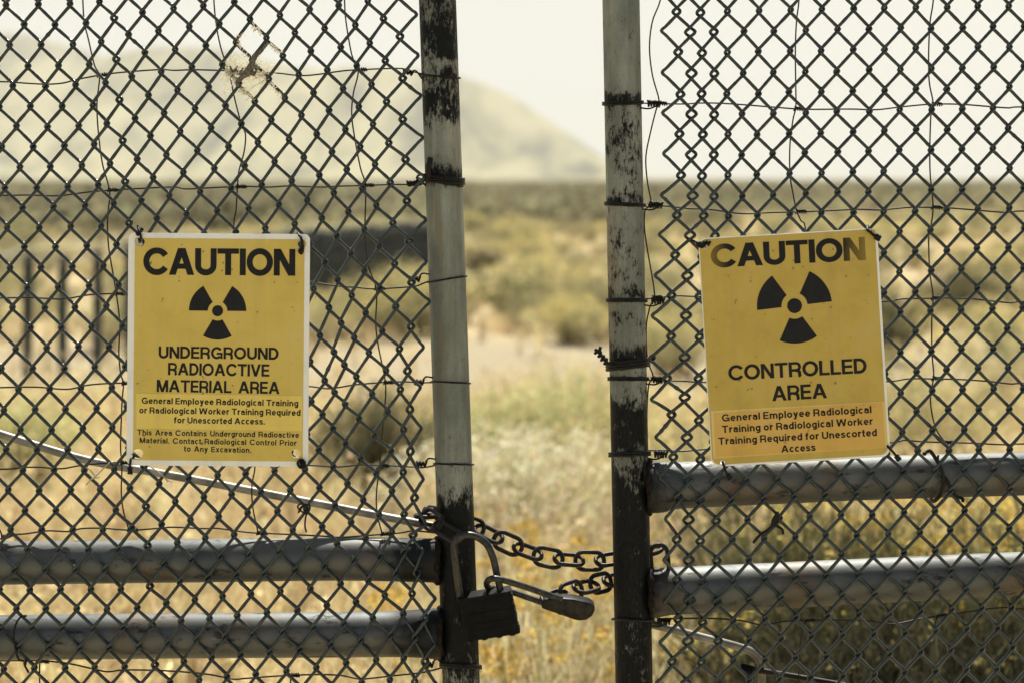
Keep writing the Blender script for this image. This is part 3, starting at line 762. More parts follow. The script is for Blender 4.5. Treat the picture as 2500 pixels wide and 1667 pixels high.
# ------------------------------------------------------------------ lettering: a bold grotesque drawn stroke by stroke (cap height 1)
def set_line(txt, w=.2, track=.10, word=.36):
    h = w / 2; XH = .735; DS = -.27
    def arc(cx, cy, rx, ry, a0, a1, n=18):
        return [(cx + rx * math.cos(R(a0 + (a1 - a0) * i / n)), cy + ry * math.sin(R(a0 + (a1 - a0) * i / n))) for i in range(n + 1)]
    def S(*p, cl=False, ww=None): return ('s', list(p), cl, ww or w)
    def P(*p): return ('p', list(p))
    def bar(x0, y0, x1, y1): return P((x0, y0), (x1, y0), (x1, y1), (x0, y1))
    d = w * 1.10
    def diag(x0, x1, y0=0, y1=1, dd=None):
        q = dd or d
        return P((x0, y0), (x0 + q, y0), (x1 + q, y1), (x1, y1))
    t = w * .88                                        # horizontal bars are a little lighter
    def bowl(W, cy, ry): return S(*arc(W / 2, cy, W / 2 - h, ry, 0, 360, 32)[:-1], cl=True)
    def sp(*p): return [(q.x, q.y) for q in cr([(x, y, 0) for x, y in p], 6)]
    xm = XH / 2; xr = XH / 2 - h + .012
    def G(c):
        if c == 'I': return [bar(0, 0, w, 1)], w
        if c == 'T': W = .80; return [bar(0, 1 - t, W, 1), bar(W / 2 - h, 0, W / 2 + h, 1 - t + .01)], W
        if c == 'U':
            W = .80; r = W / 2 - h
            return [S((h, 1), (h, .36), *arc(W / 2, .36, r, .36 - h + .015, 180, 360), (W - h, .36), (W - h, 1))], W
        if c == 'A':
            W = .94; d2 = d * 1.02
            return [diag(0, W / 2 - d2 * .55, dd=d2), P((W - d2, 0), (W, 0), (W / 2 + d2 * .55, 1), (W / 2 - d2 * .45, 1)), bar(.2, .225, W - .2, .225 + t)], W
        if c == 'N': W = .80; return [bar(0, 0, w, 1), bar(W - w, 0, W, 1), P((W - w * 1.15, 0), (W, 0), (w * 1.15, 1), (0, 1))], W
        if c == 'M':
            W = .98
            return [bar(0, 0, w, 1), bar(W - w, 0, W, 1), P((W / 2 - w * .52, 0), (W / 2 + w * .5, 0), (w * 1.25, 1), (0, 1)), P((W / 2 - w * .5, 0), (W / 2 + w * .52, 0), (W, 1), (W - w * 1.25, 1))], W
        if c == 'E': W = .68; return [bar(0, 0, w, 1), bar(w - .01, 0, W, t), bar(w - .01, .5 - t / 2, W - .04, .5 + t / 2), bar(w - .01, 1 - t, W - .01, 1)], W
        if c == 'L': W = .64; return [bar(0, 0, w, 1), bar(w - .01, 0, W, t)], W
        if c == 'D': W = .80; return [S((0, 1 - t / 2), (.34, 1 - t / 2), *arc(.34, .5, W - .34 - h, .5 - t / 2, 90, -90), (.34, t / 2), (0, t / 2)), bar(0, .02, w, .98)], W
        if c == 'O': W = .98; return [S(*arc(W / 2, .5, W / 2 - h, .5 - h + .018, 0, 360, 44)[:-1], cl=True)], W
        if c == 'C': W = 1.0; return [S(*arc(W / 2 + .005, .5, W / 2 - h, .5 - h + .018, 33, 327, 36))], W - .02
        if c == 'G': W = .94; return [S(*arc(W / 2, .5, W / 2 - h, .5 - h + .018, 35, 318, 36)), bar(.46, .36, W, .36 + t), bar(W - w * .82, 0, W, .37)], W
        if c == 'V': W = .88; return [P((W / 2 - d * .5, 0), (W / 2 + d * .5, 0), (d, 1), (0, 1)), P((W / 2 - d * .5, 0), (W / 2 + d * .5, 0), (W, 1), (W - d, 1))], W
        if c in 'RP':
            W = .78; yb = .45 if c == 'R' else .40
            g = [bar(0, 0, w, 1), S((w - .02, 1 - t / 2), (W - .33, 1 - t / 2), *arc(W - .33, (1 - t / 2 + yb) / 2 + t * .0, .33 - h, (1 - t / 2 - yb) / 2, 90, -90), (W - .33, yb), (w - .02, yb), ww=t)]
            if c == 'R': g.append(S(*sp((W * .52, yb), (W - h - .06, yb - .08), (W - h - .02, .22), (W - h - .01, .06), (W - h + .02, 0))))
            return g, W
        if c == 'W':
            W = 1.30; q = W / 4
            return [P((q - d * .5, 0), (q + d * .5, 0), (d, 1), (0, 1)), P((q - d * .5, 0), (q + d * .5, 0), (W / 2 + d * .5, 1), (W / 2 - d * .5, 1)), P((3 * q - d * .5, 0), (3 * q + d * .5, 0), (W / 2 + d * .5, 1), (W / 2 - d * .5, 1)), P((3 * q - d * .5, 0), (3 * q + d * .5, 0), (W, 1), (W - d, 1))], W
        W = .62
        if c == 'o': W = .66; return [bowl(W, xm, xr)], W
        if c == 'c': W = .62; return [S(*arc(W / 2, xm, W / 2 - h, xr, 42, 318, 28))], W - .04
        if c == 'e': W = .63; return [S(*arc(W / 2, xm, W / 2 - h, xr, 0, 322, 30)), bar(h, xm - t * .42, W - .005, xm + t * .42)], W
        if c == 'd': return [bowl(W, xm, xr), bar(W - w, 0, W, 1)], W
        if c == 'b': return [bowl(W, xm, xr), bar(0, 0, w, 1)], W
        if c == 'p': return [bowl(W, xm, xr), bar(0, DS, w, XH)], W
        if c == 'q': return [bowl(W, xm, xr), bar(W - w, DS, W, XH)], W
        if c == 'g': return [bowl(W, xm, xr), S((W - h, XH), (W - h, -.02), *arc(W / 2 - .0, -.03, W / 2 - h, .155, 0, -150, 14))], W
        if c == 'a':
            W = .60
            return [S(*arc(W / 2 - .01, XH - h - .16 + .012, W / 2 - h, .16, 170, 0, 16), (W - h - .005, .3), (W - h, 0)), S((W - h, .44), (W * .52, .43), *arc(W * .42, .255, W * .42 - h * .95, .172 , 90, 270, 14), (W * .62, .10), (W - h, .22), ww=w * .86)], W
        if c == 'l': return [bar(0, 0, w, 1)], w
        if c == 'i': return [bar(0, 0, w, XH), bar(0, 1 - t, w, 1)], w
        if c == '.': return [bar(0, 0, w, w)], w
        if c == 'r': W = .40; return [bar(0, 0, w, XH), S(*sp((h, .42), (.19, .57), (.28, XH - h), (W, XH - h * .92)))], W
        if c in 'nh': return [bar(0, 0, w, XH if c == 'n' else 1), S(*sp((h, .40), (.14, .57), (.30, XH - h + .01), (W - h - .05, .56), (W - h, .40)), (W - h, 0))], W
        if c == 'u': return [bar(W - w, 0, W, XH), S((h, XH), (h, .34), *sp((h, .30), (h + .05, .16), (.30, h - .01), (W - .17, .16), (W - h, .32)))], W
        if c == 'm':
            W = .98
            return [bar(0, 0, w, XH), S(*sp((h, .40), (.14, .58), (.28, XH - h + .01), (.44, .57), (W / 2, .40)), (W / 2, 0)), S(*sp((W / 2, .40), (.54, .58), (.68, XH - h + .01), (W - h - .05, .57), (W - h, .40)), (W - h, 0))], W
        if c == 't': W = .38; return [S((.17, .95), (.17, .24), *sp((.17, .22), (.21, .10), (W, h * .82))), bar(0, XH - t, W, XH)], W
        if c == 'f': W = .40; return [S((.17, 0), (.17, .74), *sp((.17, .76), (.22, .89), (W, 1 - h * .85))), bar(0, XH - t, W - .01, XH)], W
        if c == 's': W = .56; return [S(*sp((W - h * .9, .53), (W * .72, .62), (W * .48, XH - h + .01), (W * .2, .60), (W * .2, .47), (W * .5, .375), (W * .8, .28), (W * .8, .14), (W * .52, h - .01), (W * .26, .09), (h * .7, .21)), ww=w * .9)], W
        if c == 'v': W = .60; return [P((W / 2 - d * .5, 0), (W / 2 + d * .5, 0), (d, XH), (0, XH)), P((W / 2 - d * .5, 0), (W / 2 + d * .5, 0), (W, XH), (W - d, XH))], W
        if c == 'y': W = .60; return [P((W / 2 - d * .5, .02), (W / 2 + d * .42, 0), (d, XH), (0, XH)), P((W * .20, DS), (W * .20 + d, DS), (W, XH), (W - d, XH)), bar(.04, DS, .24, DS + t)], W
        if c == 'x': W = .62; return [diag(0, W - d, 0, XH), P((W - d, 0), (W, 0), (d, XH), (0, XH))], W
        if c == 'k': W = .64; return [bar(0, 0, w, 1), P((w - .02, .20), (w - .02, .42), (W - d * 1.1, XH), (W, XH)), P((W - d * 1.05, 0), (W + .02, 0), (w + d * 1.0, .46), (w + .05, .36))], W
        return [bar(0, 0, .3, .1)], .3
    V, F = [], []; X = 0; z = 0
    for c in txt:
        if c == ' ': X += word - track; continue
        g, W = G(c)
        for st in g:
            z = (z + 1) % 7; b = len(V)
            if st[0] == 'p':
                V += [(X + x, y, z) for x, y in st[1]]; F.append(tuple(range(b, b + len(st[1]))))
            else:
                pts = [np.array(p, float) for p in st[1]]
                pts = [p for i, p in enumerate(pts) if i == 0 or np.linalg.norm(p - pts[i - 1]) > 1e-4]
                n = len(pts); hw = st[3] / 2
                for i, p in enumerate(pts):
                    a_ = pts[i - 1] if (i or st[2]) else None
                    b_ = pts[(i + 1) % n] if (i < n - 1 or st[2]) else None
                    t1 = (p - a_) if a_ is not None else (b_ - p); t2 = (b_ - p) if b_ is not None else (p - a_)
                    t1 = t1 / np.linalg.norm(t1); t2 = t2 / np.linalg.norm(t2)
                    m_ = t1 + t2; m_ /= np.linalg.norm(m_); nn = np.array([-m_[1], m_[0]])
                    q = hw / max(.5, abs(np.dot(nn, np.array([-t1[1], t1[0]]))))
                    for sg in (1, -1): V.append((X + p[0] + nn[0] * q * sg, p[1] + nn[1] * q * sg, z))
                for i in range(n if st[2] else n - 1):
                    j = (i + 1) % n
                    F.append((b + 2 * i, b + 2 * i + 1, b + 2 * j + 1, b + 2 * j))
        X += W + track - (.05 if c == 'C' and w > .19 else 0)
    return V, F

def rrect(w, h, r, n=8, cx=0, cy=0):
    out = []
    for sx, sy, a0 in ((1, 1, 0), (-1, 1, 90), (-1, -1, 180), (1, -1, 270)):
        for k in range(n + 1):
            a = R(a0 + 90 * k / n)
            out.append((cx + sx * (w / 2 - r) + r * math.cos(a), cy + sy * (h / 2 - r) + r * math.sin(a)))
    return out

def circ(cx, cy, r, n=24, wob=0.0):
    return [(cx + r * (1 + wob * math.sin(3 * a + cx * 99)) * math.cos(a), cy + r * (1 + wob * math.cos(2 * a)) * math.sin(a)) for a in (2 * math.pi * k / n for k in range(n))]

def make_sign(name, cpx, rot, tilt, yoff, label, cat):
    e = empty(name, at(cpx[0], cpx[1], yoff), label, cat, 'yellow radiation caution signs')
    e.rotation_euler = (R(tilt), R(rot), 0)
    ck, sk = math.cos(R(rot)), math.sin(R(rot))
    k = (DIST + yoff) / 3472.0
    def loc(px, py):            # photo pixel -> local sign plane
        dx, dz = (px - cpx[0]) * k, -(py - cpx[1]) * k
        return (dx * ck - dz * sk, dx * sk + dz * ck)
    def place(me, nm, m, y, parent=None):
        me.materials.clear(); me.materials.append(m); me.name = nm
        o = bpy.data.objects.new(nm, me); col.objects.link(o)
        # curve plane XY -> sign plane XZ, facing the camera
        me.transform(Matrix.Translation((0, y, 0)) @ Matrix.Rotation(R(90), 4, 'X'))
        o.parent = parent or e
        return o
    def text(s, p0, p1, cap, m, y, nm, w=.2, spacing=.10, word=.36, parent=None):
        V, F = set_line(s, w, spacing, word)
        V = np.array(V)
        x0, x1 = V[:, 0].min(), V[:, 0].max()
        a = np.array(loc(*p0)); b = np.array(loc(*p1))
        L_ = np.linalg.norm(b - a); d = (b - a) / L_; nrm = np.array([-d[1], d[0]])
        sx = L_ / (x1 - x0); sy = cap * k
        q = a + np.outer((V[:, 0] - x0) * sx, d) + np.outer(V[:, 1] * sy, nrm)
        me = bpy.data.meshes.new(nm)
        me.from_pydata([(u, v, z * .000015) for (u, v), z in zip(q, V[:, 2])], [], F)
        return place(me, nm, m, y, parent)
    return e, loc, place, text, k

def trefoil(loc, cpx, R0, Ri, Ro, turn, k):
    c = loc(*cpx); out = [circ(c[0], c[1], R0 * k, 40)]
    for a0 in (0, 120, 240):
        lp = []
        for t in np.linspace(a0, a0 + 60, 18): lp.append((c[0] + Ro * k * math.cos(R(t + turn)), c[1] + Ro * k * math.sin(R(t + turn))))
        for t in np.linspace(a0 + 60, a0, 18): lp.append((c[0] + Ri * k * math.cos(R(t + turn)), c[1] + Ri * k * math.sin(R(t + turn))))
        out.append(lp)
    return out

def tie(e, pts, r=.0016, twist=True):
    mb = MB()
    P = [at(*p) for p in pts]
    mb.tube(cr(P, 4), r, 7)
    if twist:
        coil(mb, P[-2], P[-1], r * 1.3, 4, r * .9)
    o = mb.build('wire_tie', M_TIE, None)
    me = o.data
    me.transform(e_matrix(e).inverted())
    o.parent = e; o.location = (0, 0, 0)
    return o

def e_matrix(e):
    return Matrix.LocRotScale(e.location, e.rotation_euler, None)

# --- left sign
YS = -0.0095
e, loc, place, text, k = make_sign('caution_sign', (533, 853.5), 0.5, 0.0, YS, 'white-bordered yellow caution sign reading UNDERGROUND RADIOACTIVE MATERIAL AREA', 'sign')
def q5(x, y): return (300 + x / 2.529, 540 + y / 2.529)
W, H = 443 * k, 566 * k
holes = [circ(*loc(*q5(x, y)), r / 2.529 * k, 22, .06) for x, y, r in ((104, 131, 31), (1106, 146, 27), (95, 1432, 31), (1070, 1431, 28))]
place(curve_mesh([rrect(W, H, 15 * k)] + holes, .0008), 'panel', M_WHITE, 0.0)
fw, fh = 414 * k, 540 * k
place(curve_mesh([rrect(fw, fh, 2 * k, 3, loc(*q5(593, 782))[0], 0)] + holes, .00012), 'yellow_field', M_YEL, -.0011)
for s, x0, y0, x1, y1, cap, wd, tr, ws in (('CAUTION', 127, 331, 1065, 338, 165, .225, .03, .3), ('UNDERGROUND', 222, 844, 962, 853, 73, .20, .075, .3), ('RADIOACTIVE', 280, 947, 905, 957, 75, .20, .065, .3), ('MATERIAL AREA', 210, 1051, 968, 1064, 75, .20, .065, .6),
                                     ('This Area Contains Underground Radioactive', 90, 1317, 1088, 1334, 34, .185, .13, .60), ('Material. Contact Radiological Control Prior', 105, 1366, 1073, 1383, 34, .185, .13, .60), ('to Any Excavation.', 378, 1418, 793, 1427, 34, .185, .13, .60)):
    text(s, q5(x0, y0), q5(x1, y1), cap / 2.529, M_INK, -.00145, 'lettering', wd, tr, ws)
place(curve_mesh(trefoil(loc, q5(586, 554), 34 / 2.529, 60 / 2.529, 177 / 2.529, 0, k), .0001), 'trefoil_symbol', M_INK, -.0014)
a, b, c_, d = loc(*q5(85, 1060)), loc(*q5(1110, 1075)), loc(*q5(1108, 1291)), loc(*q5(85, 1275))
st = place(curve_mesh([[a, b, c_, d]], .00015), 'sticker', M_STICK, -.0015)
for s, x0, y0, x1, y1 in (('General Employee Radiological Training', 118, 1123, 1084, 1140), ('or Radiological Worker Training Required', 103, 1182, 1098, 1198), ('for Unescorted Access.', 317, 1243, 878, 1252)):
    text(s, q5(x0, y0), q5(x1, y1), 38 / 2.529, M_INK, -.0018, 'lettering', .2, .115, .40, st)
tie(e, [(336, 552, -.003), (340, 566, -.014), (344, 580, -.013), (341, 592, -.006), (338, 570, .004), (345, 560, -.006), (335, 572, -.015)], .0019)
tie(e, [(726, 570, -.004), (734, 580, -.014), (738, 596, -.015), (735, 610, -.013), (741, 596, -.006), (733, 618, -.014)], .0021)
tie(e, [(320, 1122, -.004), (328, 1112, -.015), (322, 1108, -.006), (318, 1128, -.012), (317, 1140, -.012), (318, 1156, -.012)], .0019)
tie(e, [(744, 1122, -.004), (733, 1122, -.016), (727, 1130, -.017), (733, 1140, -.015), (742, 1136, -.008), (738, 1126, -.016)], .0022)

# --- right sign
e, loc, place, text, k = make_sign('caution_sign', (1939, 848), -3.35, 0.0, YS - .001, 'tilted yellow caution sign reading CONTROLLED AREA with an orange sticker', 'sign')
def q6(x, y): return (1680 + x / 2.4885, 530 + y / 2.4885)
W, H = 437 * k, 557 * k
holes = [circ(*loc(*q6(x, y)), r / 2.4885 * k, 20, .04) for x, y, r in ((101, 180, 14), (1118, 92, 16), (208, 1490, 15), (1206, 1384, 12))]
place(curve_mesh([rrect(W, H, 22 * k)] + holes, .0012), 'panel', M_WHITE, 0.0)
fo = rrect(429 * k, 549 * k, 19 * k, 8, -2.0 * k, 1.5 * k)
place(curve_mesh([fo] + holes, .00012), 'yellow_field', M_YEL2, -.0015)
text('CAUTION', q6(140, 309), q6(1078, 262), 141 / 2.4885, M_INKF, -.0018, 'lettering', .225, .03, .3)
for s, x0, y0, x1, y1 in (('CONTROLLED', 245, 990, 1085, 944), ('AREA', 510, 1115, 843, 1096)):
    text(s, q6(x0, y0), q6(x1, y1), 90 / 2.4885, M_INK, -.0018, 'lettering', .20, .06, .3)
place(curve_mesh(trefoil(loc, q6(645, 539), 45 / 2.4885, 79 / 2.4885, 228 / 2.4885, 3.35, k), .0001), 'trefoil_symbol', M_INK, -.00175)
st = place(curve_mesh([[loc(*q6(138, 1175)), loc(*q6(1196, 1117)), loc(*q6(1212, 1396)), loc(*q6(152, 1462))]], .0001), 'clear_film', M_FILM, -.0018)
st2 = place(curve_mesh([[loc(*q6(154, 1187)), loc(*q6(1180, 1123)), loc(*q6(1196, 1396)), loc(*q6(166, 1454))]], .0001), 'sticker', M_STICK2, -.0021)
for s, x0, y0, x1, y1 in (('General Employee Radiological', 205, 1238, 1112, 1186), ('Training or Radiological Worker', 205, 1307, 1120, 1256), ('Training Required for Unescorted', 183, 1379, 1145, 1325), ('Access', 565, 1426, 773, 1415)):
    text(s, q6(x0, y0), q6(x1, y1), 43 / 2.4885, M_INK, -.0024, 'lettering', .2, .115, .40, st2)
tie(e, [(1690, 588, -.003), (1706, 594, -.015), (1720, 600, -.016), (1712, 604, -.012), (1700, 596, -.015), (1734, 595, -.016)], .0020)
tie(e, [(2118, 552, -.002), (2118, 562, -.016), (2126, 568, -.017), (2130, 572, -.014), (2138, 578, -.015), (2148, 583, -.015)], .0023)
tie(e, [(1764, 1126, -.010), (1768, 1138, -.016), (1772, 1150, -.015), (1777, 1158, -.015), (1783, 1168, -.014)], .0020)
tie(e, [(2165, 1086, -.010), (2172, 1094, -.016), (2180, 1102, -.014), (2188, 1112, -.012), (2196, 1122, -.012)], .0020)

# ------------------------------------------------------------------ chain and padlocks
def link_pts(c, u, n, L_, W_):
    c = Vector(c); u = Vector(u).normalized(); n = Vector(n); n = (n - u * n.dot(u)).normalized(); w = n.cross(u)
    hl = (L_ - W_) / 2; r = W_ / 2; out = []
    for k in range(13):
        a = -math.pi / 2 + math.pi * k / 12
        out.append(c + u * (hl + r * math.cos(a)) + w * r * math.sin(a))
    for k in range(13):
        a = math.pi / 2 + math.pi * k / 12
        out.append(c + u * (-hl + r * math.cos(a)) + w * r * math.sin(a))
    return out

chain = empty('chain', at(1320, 1380, .06), 'rusty dark steel chain slung between the two gate posts', 'chain')
LL, LW, LR = .0465, .0268, .0035
path = [(1118, 1312, -.016), (1085, 1292, -.010), (1052, 1268, .004), (1036, 1258, .036), (1062, 1260, .070), (1112, 1270, .078), (1162, 1288, .072), (1187, 1299, .066), (1235, 1323, .060), (1286, 1344, .058), (1338, 1360, .058), (1389, 1365, .062), (1451, 1368, .068), (1500, 1362, .076), (1550, 1350, .080), (1592, 1343, .066), (1610, 1362, .044), (1604, 1392, .050), (1580, 1402, .074), (1530, 1409, .078), (1484, 1418, .066), (1433, 1431, .034), (1385, 1446, .004), (1352, 1459, -.014)]
sp = cr([at(*p) for p in path], 16)
acc = [0]
for a, b in zip(sp, sp[1:]): acc.append(acc[-1] + (b - a).length)
pitch = LL - 2 * (2 * LR) + .0010
n = int(acc[-1] / pitch)
off = (acc[-1] - (n - 1) * pitch) / 2
sa = np.array(acc); SPn = np.array([tuple(p) for p in sp])
def along(s): return Vector([np.interp(s, sa, SPn[:, i]) for i in range(3)])
# phase: a link faces the camera at (1338, 1360)
tgt = np.argmin(np.linalg.norm(SPn - np.array(at(1338, 1360, .058)), axis=1)); s0 = sa[tgt]
kk = math.floor(s0 / pitch); start = s0 - kk * pitch
i = 0; s = start
while s < acc[-1]:
    c = along(s); u = along(min(s + .004, acc[-1])) - along(max(s - .004, 0))
    face = ((i - kk) % 2 == 0)
    nn = Vector((0.05, -1, 0.25)) if face else Vector((0.05, -0.36, 0.95))
    mb = MB(); P = link_pts(c, u, nn, LL, LW)
    mb.tube(P, [LR * random.uniform(.95, 1.06) for _ in P], 10, True)
    mb.build('link', M_CHAIN, chain)
    s += pitch; i += 1

# big laminated padlock
lock = empty('padlock', at(1190, 1495, -.027), 'large blackened laminated padlock hanging in front of a gate post', 'padlock')
mb = MB()
mb.tube(cr([at(x, y, yy) for x, y, yy in ((1126, 1470, -.028), (1121, 1440, -.028), (1112, 1380, -.028), (1107, 1338, -.027), (1113, 1316, -.026), (1135, 1305, -.025), (1163, 1309, -.025), (1189, 1328, -.026), (1204, 1361, -.027), (1213, 1400, -.028), (1222, 1440, -.028), (1227, 1462, -.028))], 6), 8.6 / PXM, 16)
mb.build('shackle', M_SHACKLE, lock)
mb = MB()
cc = Vector(at(1193, 1496, -.027)); th = R(9)
ux = Vector((math.cos(th), 0, math.sin(th))); uz = Vector((-math.sin(th), 0, math.cos(th)))
# skew: right side leans outwards like the photograph
npl = 13
for q in range(npl):
    t = -1 + 2 * (q + .5) / npl
    hw = (65 + random.uniform(-1.6, 1.8)) / PXM; hd = .0165 + random.uniform(-.0006, .0006)
    cen = cc + uz * (t * 52 / PXM) + ux * (-t * 3.0 / PXM)
    loop_ = []
    for x, y in rrect(2 * hw, 2 * hd, .006, 5): loop_.append(cen + ux * x + Vector((0, y, 0)) - uz * (52 / PXM / npl * .965))
    mb.prism(loop_, uz * (2 * 52 / PXM / npl * .965))
    core = [cen + ux * x + Vector((0, y, 0)) - uz * (52 / PXM / npl) for x, y in rrect(2 * hw - .003, 2 * hd - .003, .005, 4)]
    mb.prism(core, uz * (2 * 52 / PXM / npl))
for rx in (-50, -18, 18, 50):
    c0 = cc - uz * (54 / PXM) + ux * (rx / PXM) + Vector((0, -.006, 0))
    mb.tube([c0, c0 - uz * .0022], .0045, 10)
mb.build('body', M_LOCK, lock, smooth=False)

# long-shackle padlock hooked on it
lock2 = empty('padlock', at(1385, 1486, -.018), 'small bronze padlock with long shackle joining the chain to the larger lock', 'padlock')
mb = MB()
mb.tube(cr([at(x, y, yy) for x, y, yy in ((1372, 1462, -.030), (1335, 1450, -.034), (1290, 1434, -.040), (1240, 1418, -.044), (1208, 1411, -.046), (1194, 1414, -.042), (1188, 1424, -.030), (1194, 1434, -.016), (1212, 1437, -.008), (1250, 1444, -.006), (1300, 1461, -.008), (1348, 1478, -.010))], 6), 7.6 / PXM, 14)
mb.build('shackle', M_SHACKLE, lock2)
outl = [(1327, 1462), (1362, 1459), (1400, 1462), (1440, 1471), (1452, 1479), (1453, 1489), (1446, 1503), (1432, 1513), (1416, 1515), (1404, 1513), (1323, 1485), (1321, 1476)]
mb = MB(); mb.prism([at(x, y, -.034) for x, y in outl], Vector((0, .030, 0)))
mb.build('body', M_BRASS, lock2, smooth=True, bevel=.004, bevel_seg=3)
mb = MB()
fr_ = [(1372, 1492), (1396, 1494), (1386, 1501), (1362, 1498)]
mb.tube([at(x, y, -.0343) for x, y in fr_], .0005, 5, True)
mb.build('stamped_mark', M_SHACKLE, lock2)

# ------------------------------------------------------------------ cobweb, scraps, twigs on the fabric
web = empty('cobweb', at(585, 190, 0), 'dusty cobweb with a clump of dirt stuck in the chain-link diamonds', 'cobweb')
def fuzz(name, pts, rads, m, parent):
    mb = MB(); P = cr([at(*p) for p in pts], 8)
    rr = [np.interp(i / (len(P) - 1) * (len(rads) - 1), np.arange(len(rads)), rads) * random.uniform(.78, 1.22) / PXM for i in range(len(P))]
    mb.tube(P, rr, 9)
    return mb.build(name, m, parent)
M_GUNK = simple('dusty_debris', (0.085, 0.078, 0.058), (0.27, 0.25, 0.185), 300, 0.95, 0, 1.0, 900, 0.003)
def silk():
    m, nt, p, N, L = mat('dusty_silk'); N.remove(p)
    t = N.new('ShaderNodeBsdfTranslucent'); t.inputs[0].default_value = (0.90, 0.87, 0.74, 1)
    d = N.new('ShaderNodeBsdfDiffuse'); d.inputs[0].default_value = (0.75, 0.71, 0.58, 1)
    mx = N.new('ShaderNodeMixShader'); mx.inputs[0].default_value = 0.85; L.new(d.outputs[0], mx.inputs[1]); L.new(t.outputs[0], mx.inputs[2])
    L.new(mx.outputs[0], N['Material Output'].inputs[0])
    return m
M_SILK = silk()
fuzz('dirt_clump', [(655, 104, -.004), (638, 124, -.005), (622, 140, -.006), (614, 160, -.007), (605, 176, -.007), (592, 188, -.006), (582, 200, -.005), (579, 212, -.004)], [4, 5, 6, 8, 10, 7, 5, 4], M_GUNK, web)
mb = MB()
for a, b, c in (((612, 150), (626, 172), 9), ((605, 172), (622, 184), 8), ((560, 168), (590, 182), 5)):
    for _ in range(26):
        t = random.random(); x = a[0] + (b[0] - a[0]) * t + random.gauss(0, 2.5); y = a[1] + (b[1] - a[1]) * t + random.gauss(0, 2.5)
        p = at(x, y, random.uniform(-.008, .004)); mb.tube([p, p + Vector((random.gauss(0, .003), random.gauss(0, .002), random.gauss(0, .003)))], random.uniform(.0006, .0016), 5)
mb.build('dirt_flecks', M_GUNK, web)
mb = MB()
anch = [(550, 150), (552, 170), (570, 135), (600, 160), (620, 158), (650, 188), (655, 175), (665, 160), (640, 150), (588, 205), (620, 240), (600, 225), (655, 200), (632, 190), (560, 185), (575, 200), (540, 195), (610, 182), (585, 165), (560, 140), (690, 155), (545, 225), (625, 175), (645, 205)]
for _ in range(240):
    a = random.choice(anch); b = random.choice(anch)
    if a == b or math.dist(a, b) > 75: continue
    A = at(a[0] + random.gauss(0, 5), a[1] + random.gauss(0, 5), random.uniform(-.004, .006)); B = at(b[0] + random.gauss(0, 5), b[1] + random.gauss(0, 5), random.uniform(-.004, .006))
    mid = (A + B) / 2 + Vector((random.gauss(0, .002), random.gauss(0, .003), -abs(random.gauss(0, .0025))))
    mb.tube(cr([A, mid, B], 4), random.uniform(.00016, .00042), 4)
mb.build('silk', M_SILK, web)
mb = MB()
for (xa, ya), (xb, yb) in (((640, 86), (618, 60)), ((655, 105), (688, 135)), ((575, 98), (605, 140)), ((550, 168), (580, 195)), ((585, 215), (620, 245)), ((660, 205), (690, 235)), ((575, 105), (588, 84))):
    for _ in range(34):
        t = random.random(); p = at(xa + (xb - xa) * t + random.gauss(0, 2.4), ya + (yb - ya) * t + random.gauss(0, 2.4), random.uniform(-.007, .001))
        mb.tube([p, p + Vector((random.gauss(0, .0028), random.gauss(0, .001), random.gauss(0, .0028)))], random.uniform(.0003, .0007), 4)
mb.build('dust', M_SILK, web)['kind'] = 'stuff'

def scrap(label, paths, r, m=M_TIE, cat='wire scrap', name='wire_scrap'):
    mb = MB()
    for p in paths: mb.tube(cr([at(*q) for q in p], 6), r, 7)
    o = mb.build(name, m, None, origin=at(*paths[0][0]))
    return tag(o, label, cat)
def s7(x, y, d=-.008): return (x / S1, 1112 + y / S1, d)
def s9(x, y, d=-.008): return (1668 + x / S9, 1112 + y / S9, d)
scrap('curled black wire scrap with a straight tail hooked on the mesh below the white-bordered sign', [[s7(2110, 525), s7(2100, 480), s7(2105, 420), s7(2120, 370), s7(2080, 345), s7(2055, 390), s7(2085, 345), s7(2110, 330), s7(2135, 350), s7(2115, 395), s7(2075, 380), s7(2050, 345), s7(2090, 318)]], .0014)
scrap('knotted black wire scrap with two loose ends on the mesh below the tilted sign', [[s9(482, 600), s9(530, 545), s9(600, 495), s9(640, 440), s9(652, 385), s9(640, 420), s9(615, 470), s9(640, 480), s9(680, 505), s9(690, 538)], [s9(610, 490), s9(620, 440), s9(648, 400), s9(655, 445), s9(628, 480), s9(610, 470)]], .0022)
scrap('thin wire scrap looped round the lowest stay wire beside the bottom left rail', [[s7(185, 1100, .0), s7(140, 1110, -.004), s7(105, 1170, -.006), s7(95, 1250, -.006), s7(110, 1340, -.006), s7(130, 1400, -.004), s7(165, 1412, .0), s7(170, 1440, 0), s7(198, 1492, .0)], [s7(165, 1412, .0), s7(180, 1405), s7(175, 1440)]], .0016)
M_TWIG = simple('dry_stalk', (0.30, 0.26, 0.17), (0.48, 0.43, 0.31), 200, 0.9)
scrap('dry forked grass stalk caught in the mesh just above the slanting rod', [[(210, 1183, -.006), (222, 1170, -.006), (233, 1162, -.006), (250, 1145, -.005), (268, 1128, -.003)], [(233, 1162, -.006), (222, 1148, -.006), (210, 1140, -.005)], [(229, 1166, -.006), (244, 1164, -.006)]], .0011, M_TWIG, 'dry stalk', 'dry_stalk')
scrap('thin dry stalk lying across the slanting rod beneath the sign corner', [[(360, 1134, -.004), (385, 1150, -.005), (402, 1164, -.006), (420, 1178, -.007)], [(402, 1164, -.006), (410, 1176, -.006)]], .0010, M_TWIG, 'dry stalk', 'dry_stalk')

# ------------------------------------------------------------------ plants
def unit(v): return v / (np.linalg.norm(v, axis=-1, keepdims=True) + 1e-9)

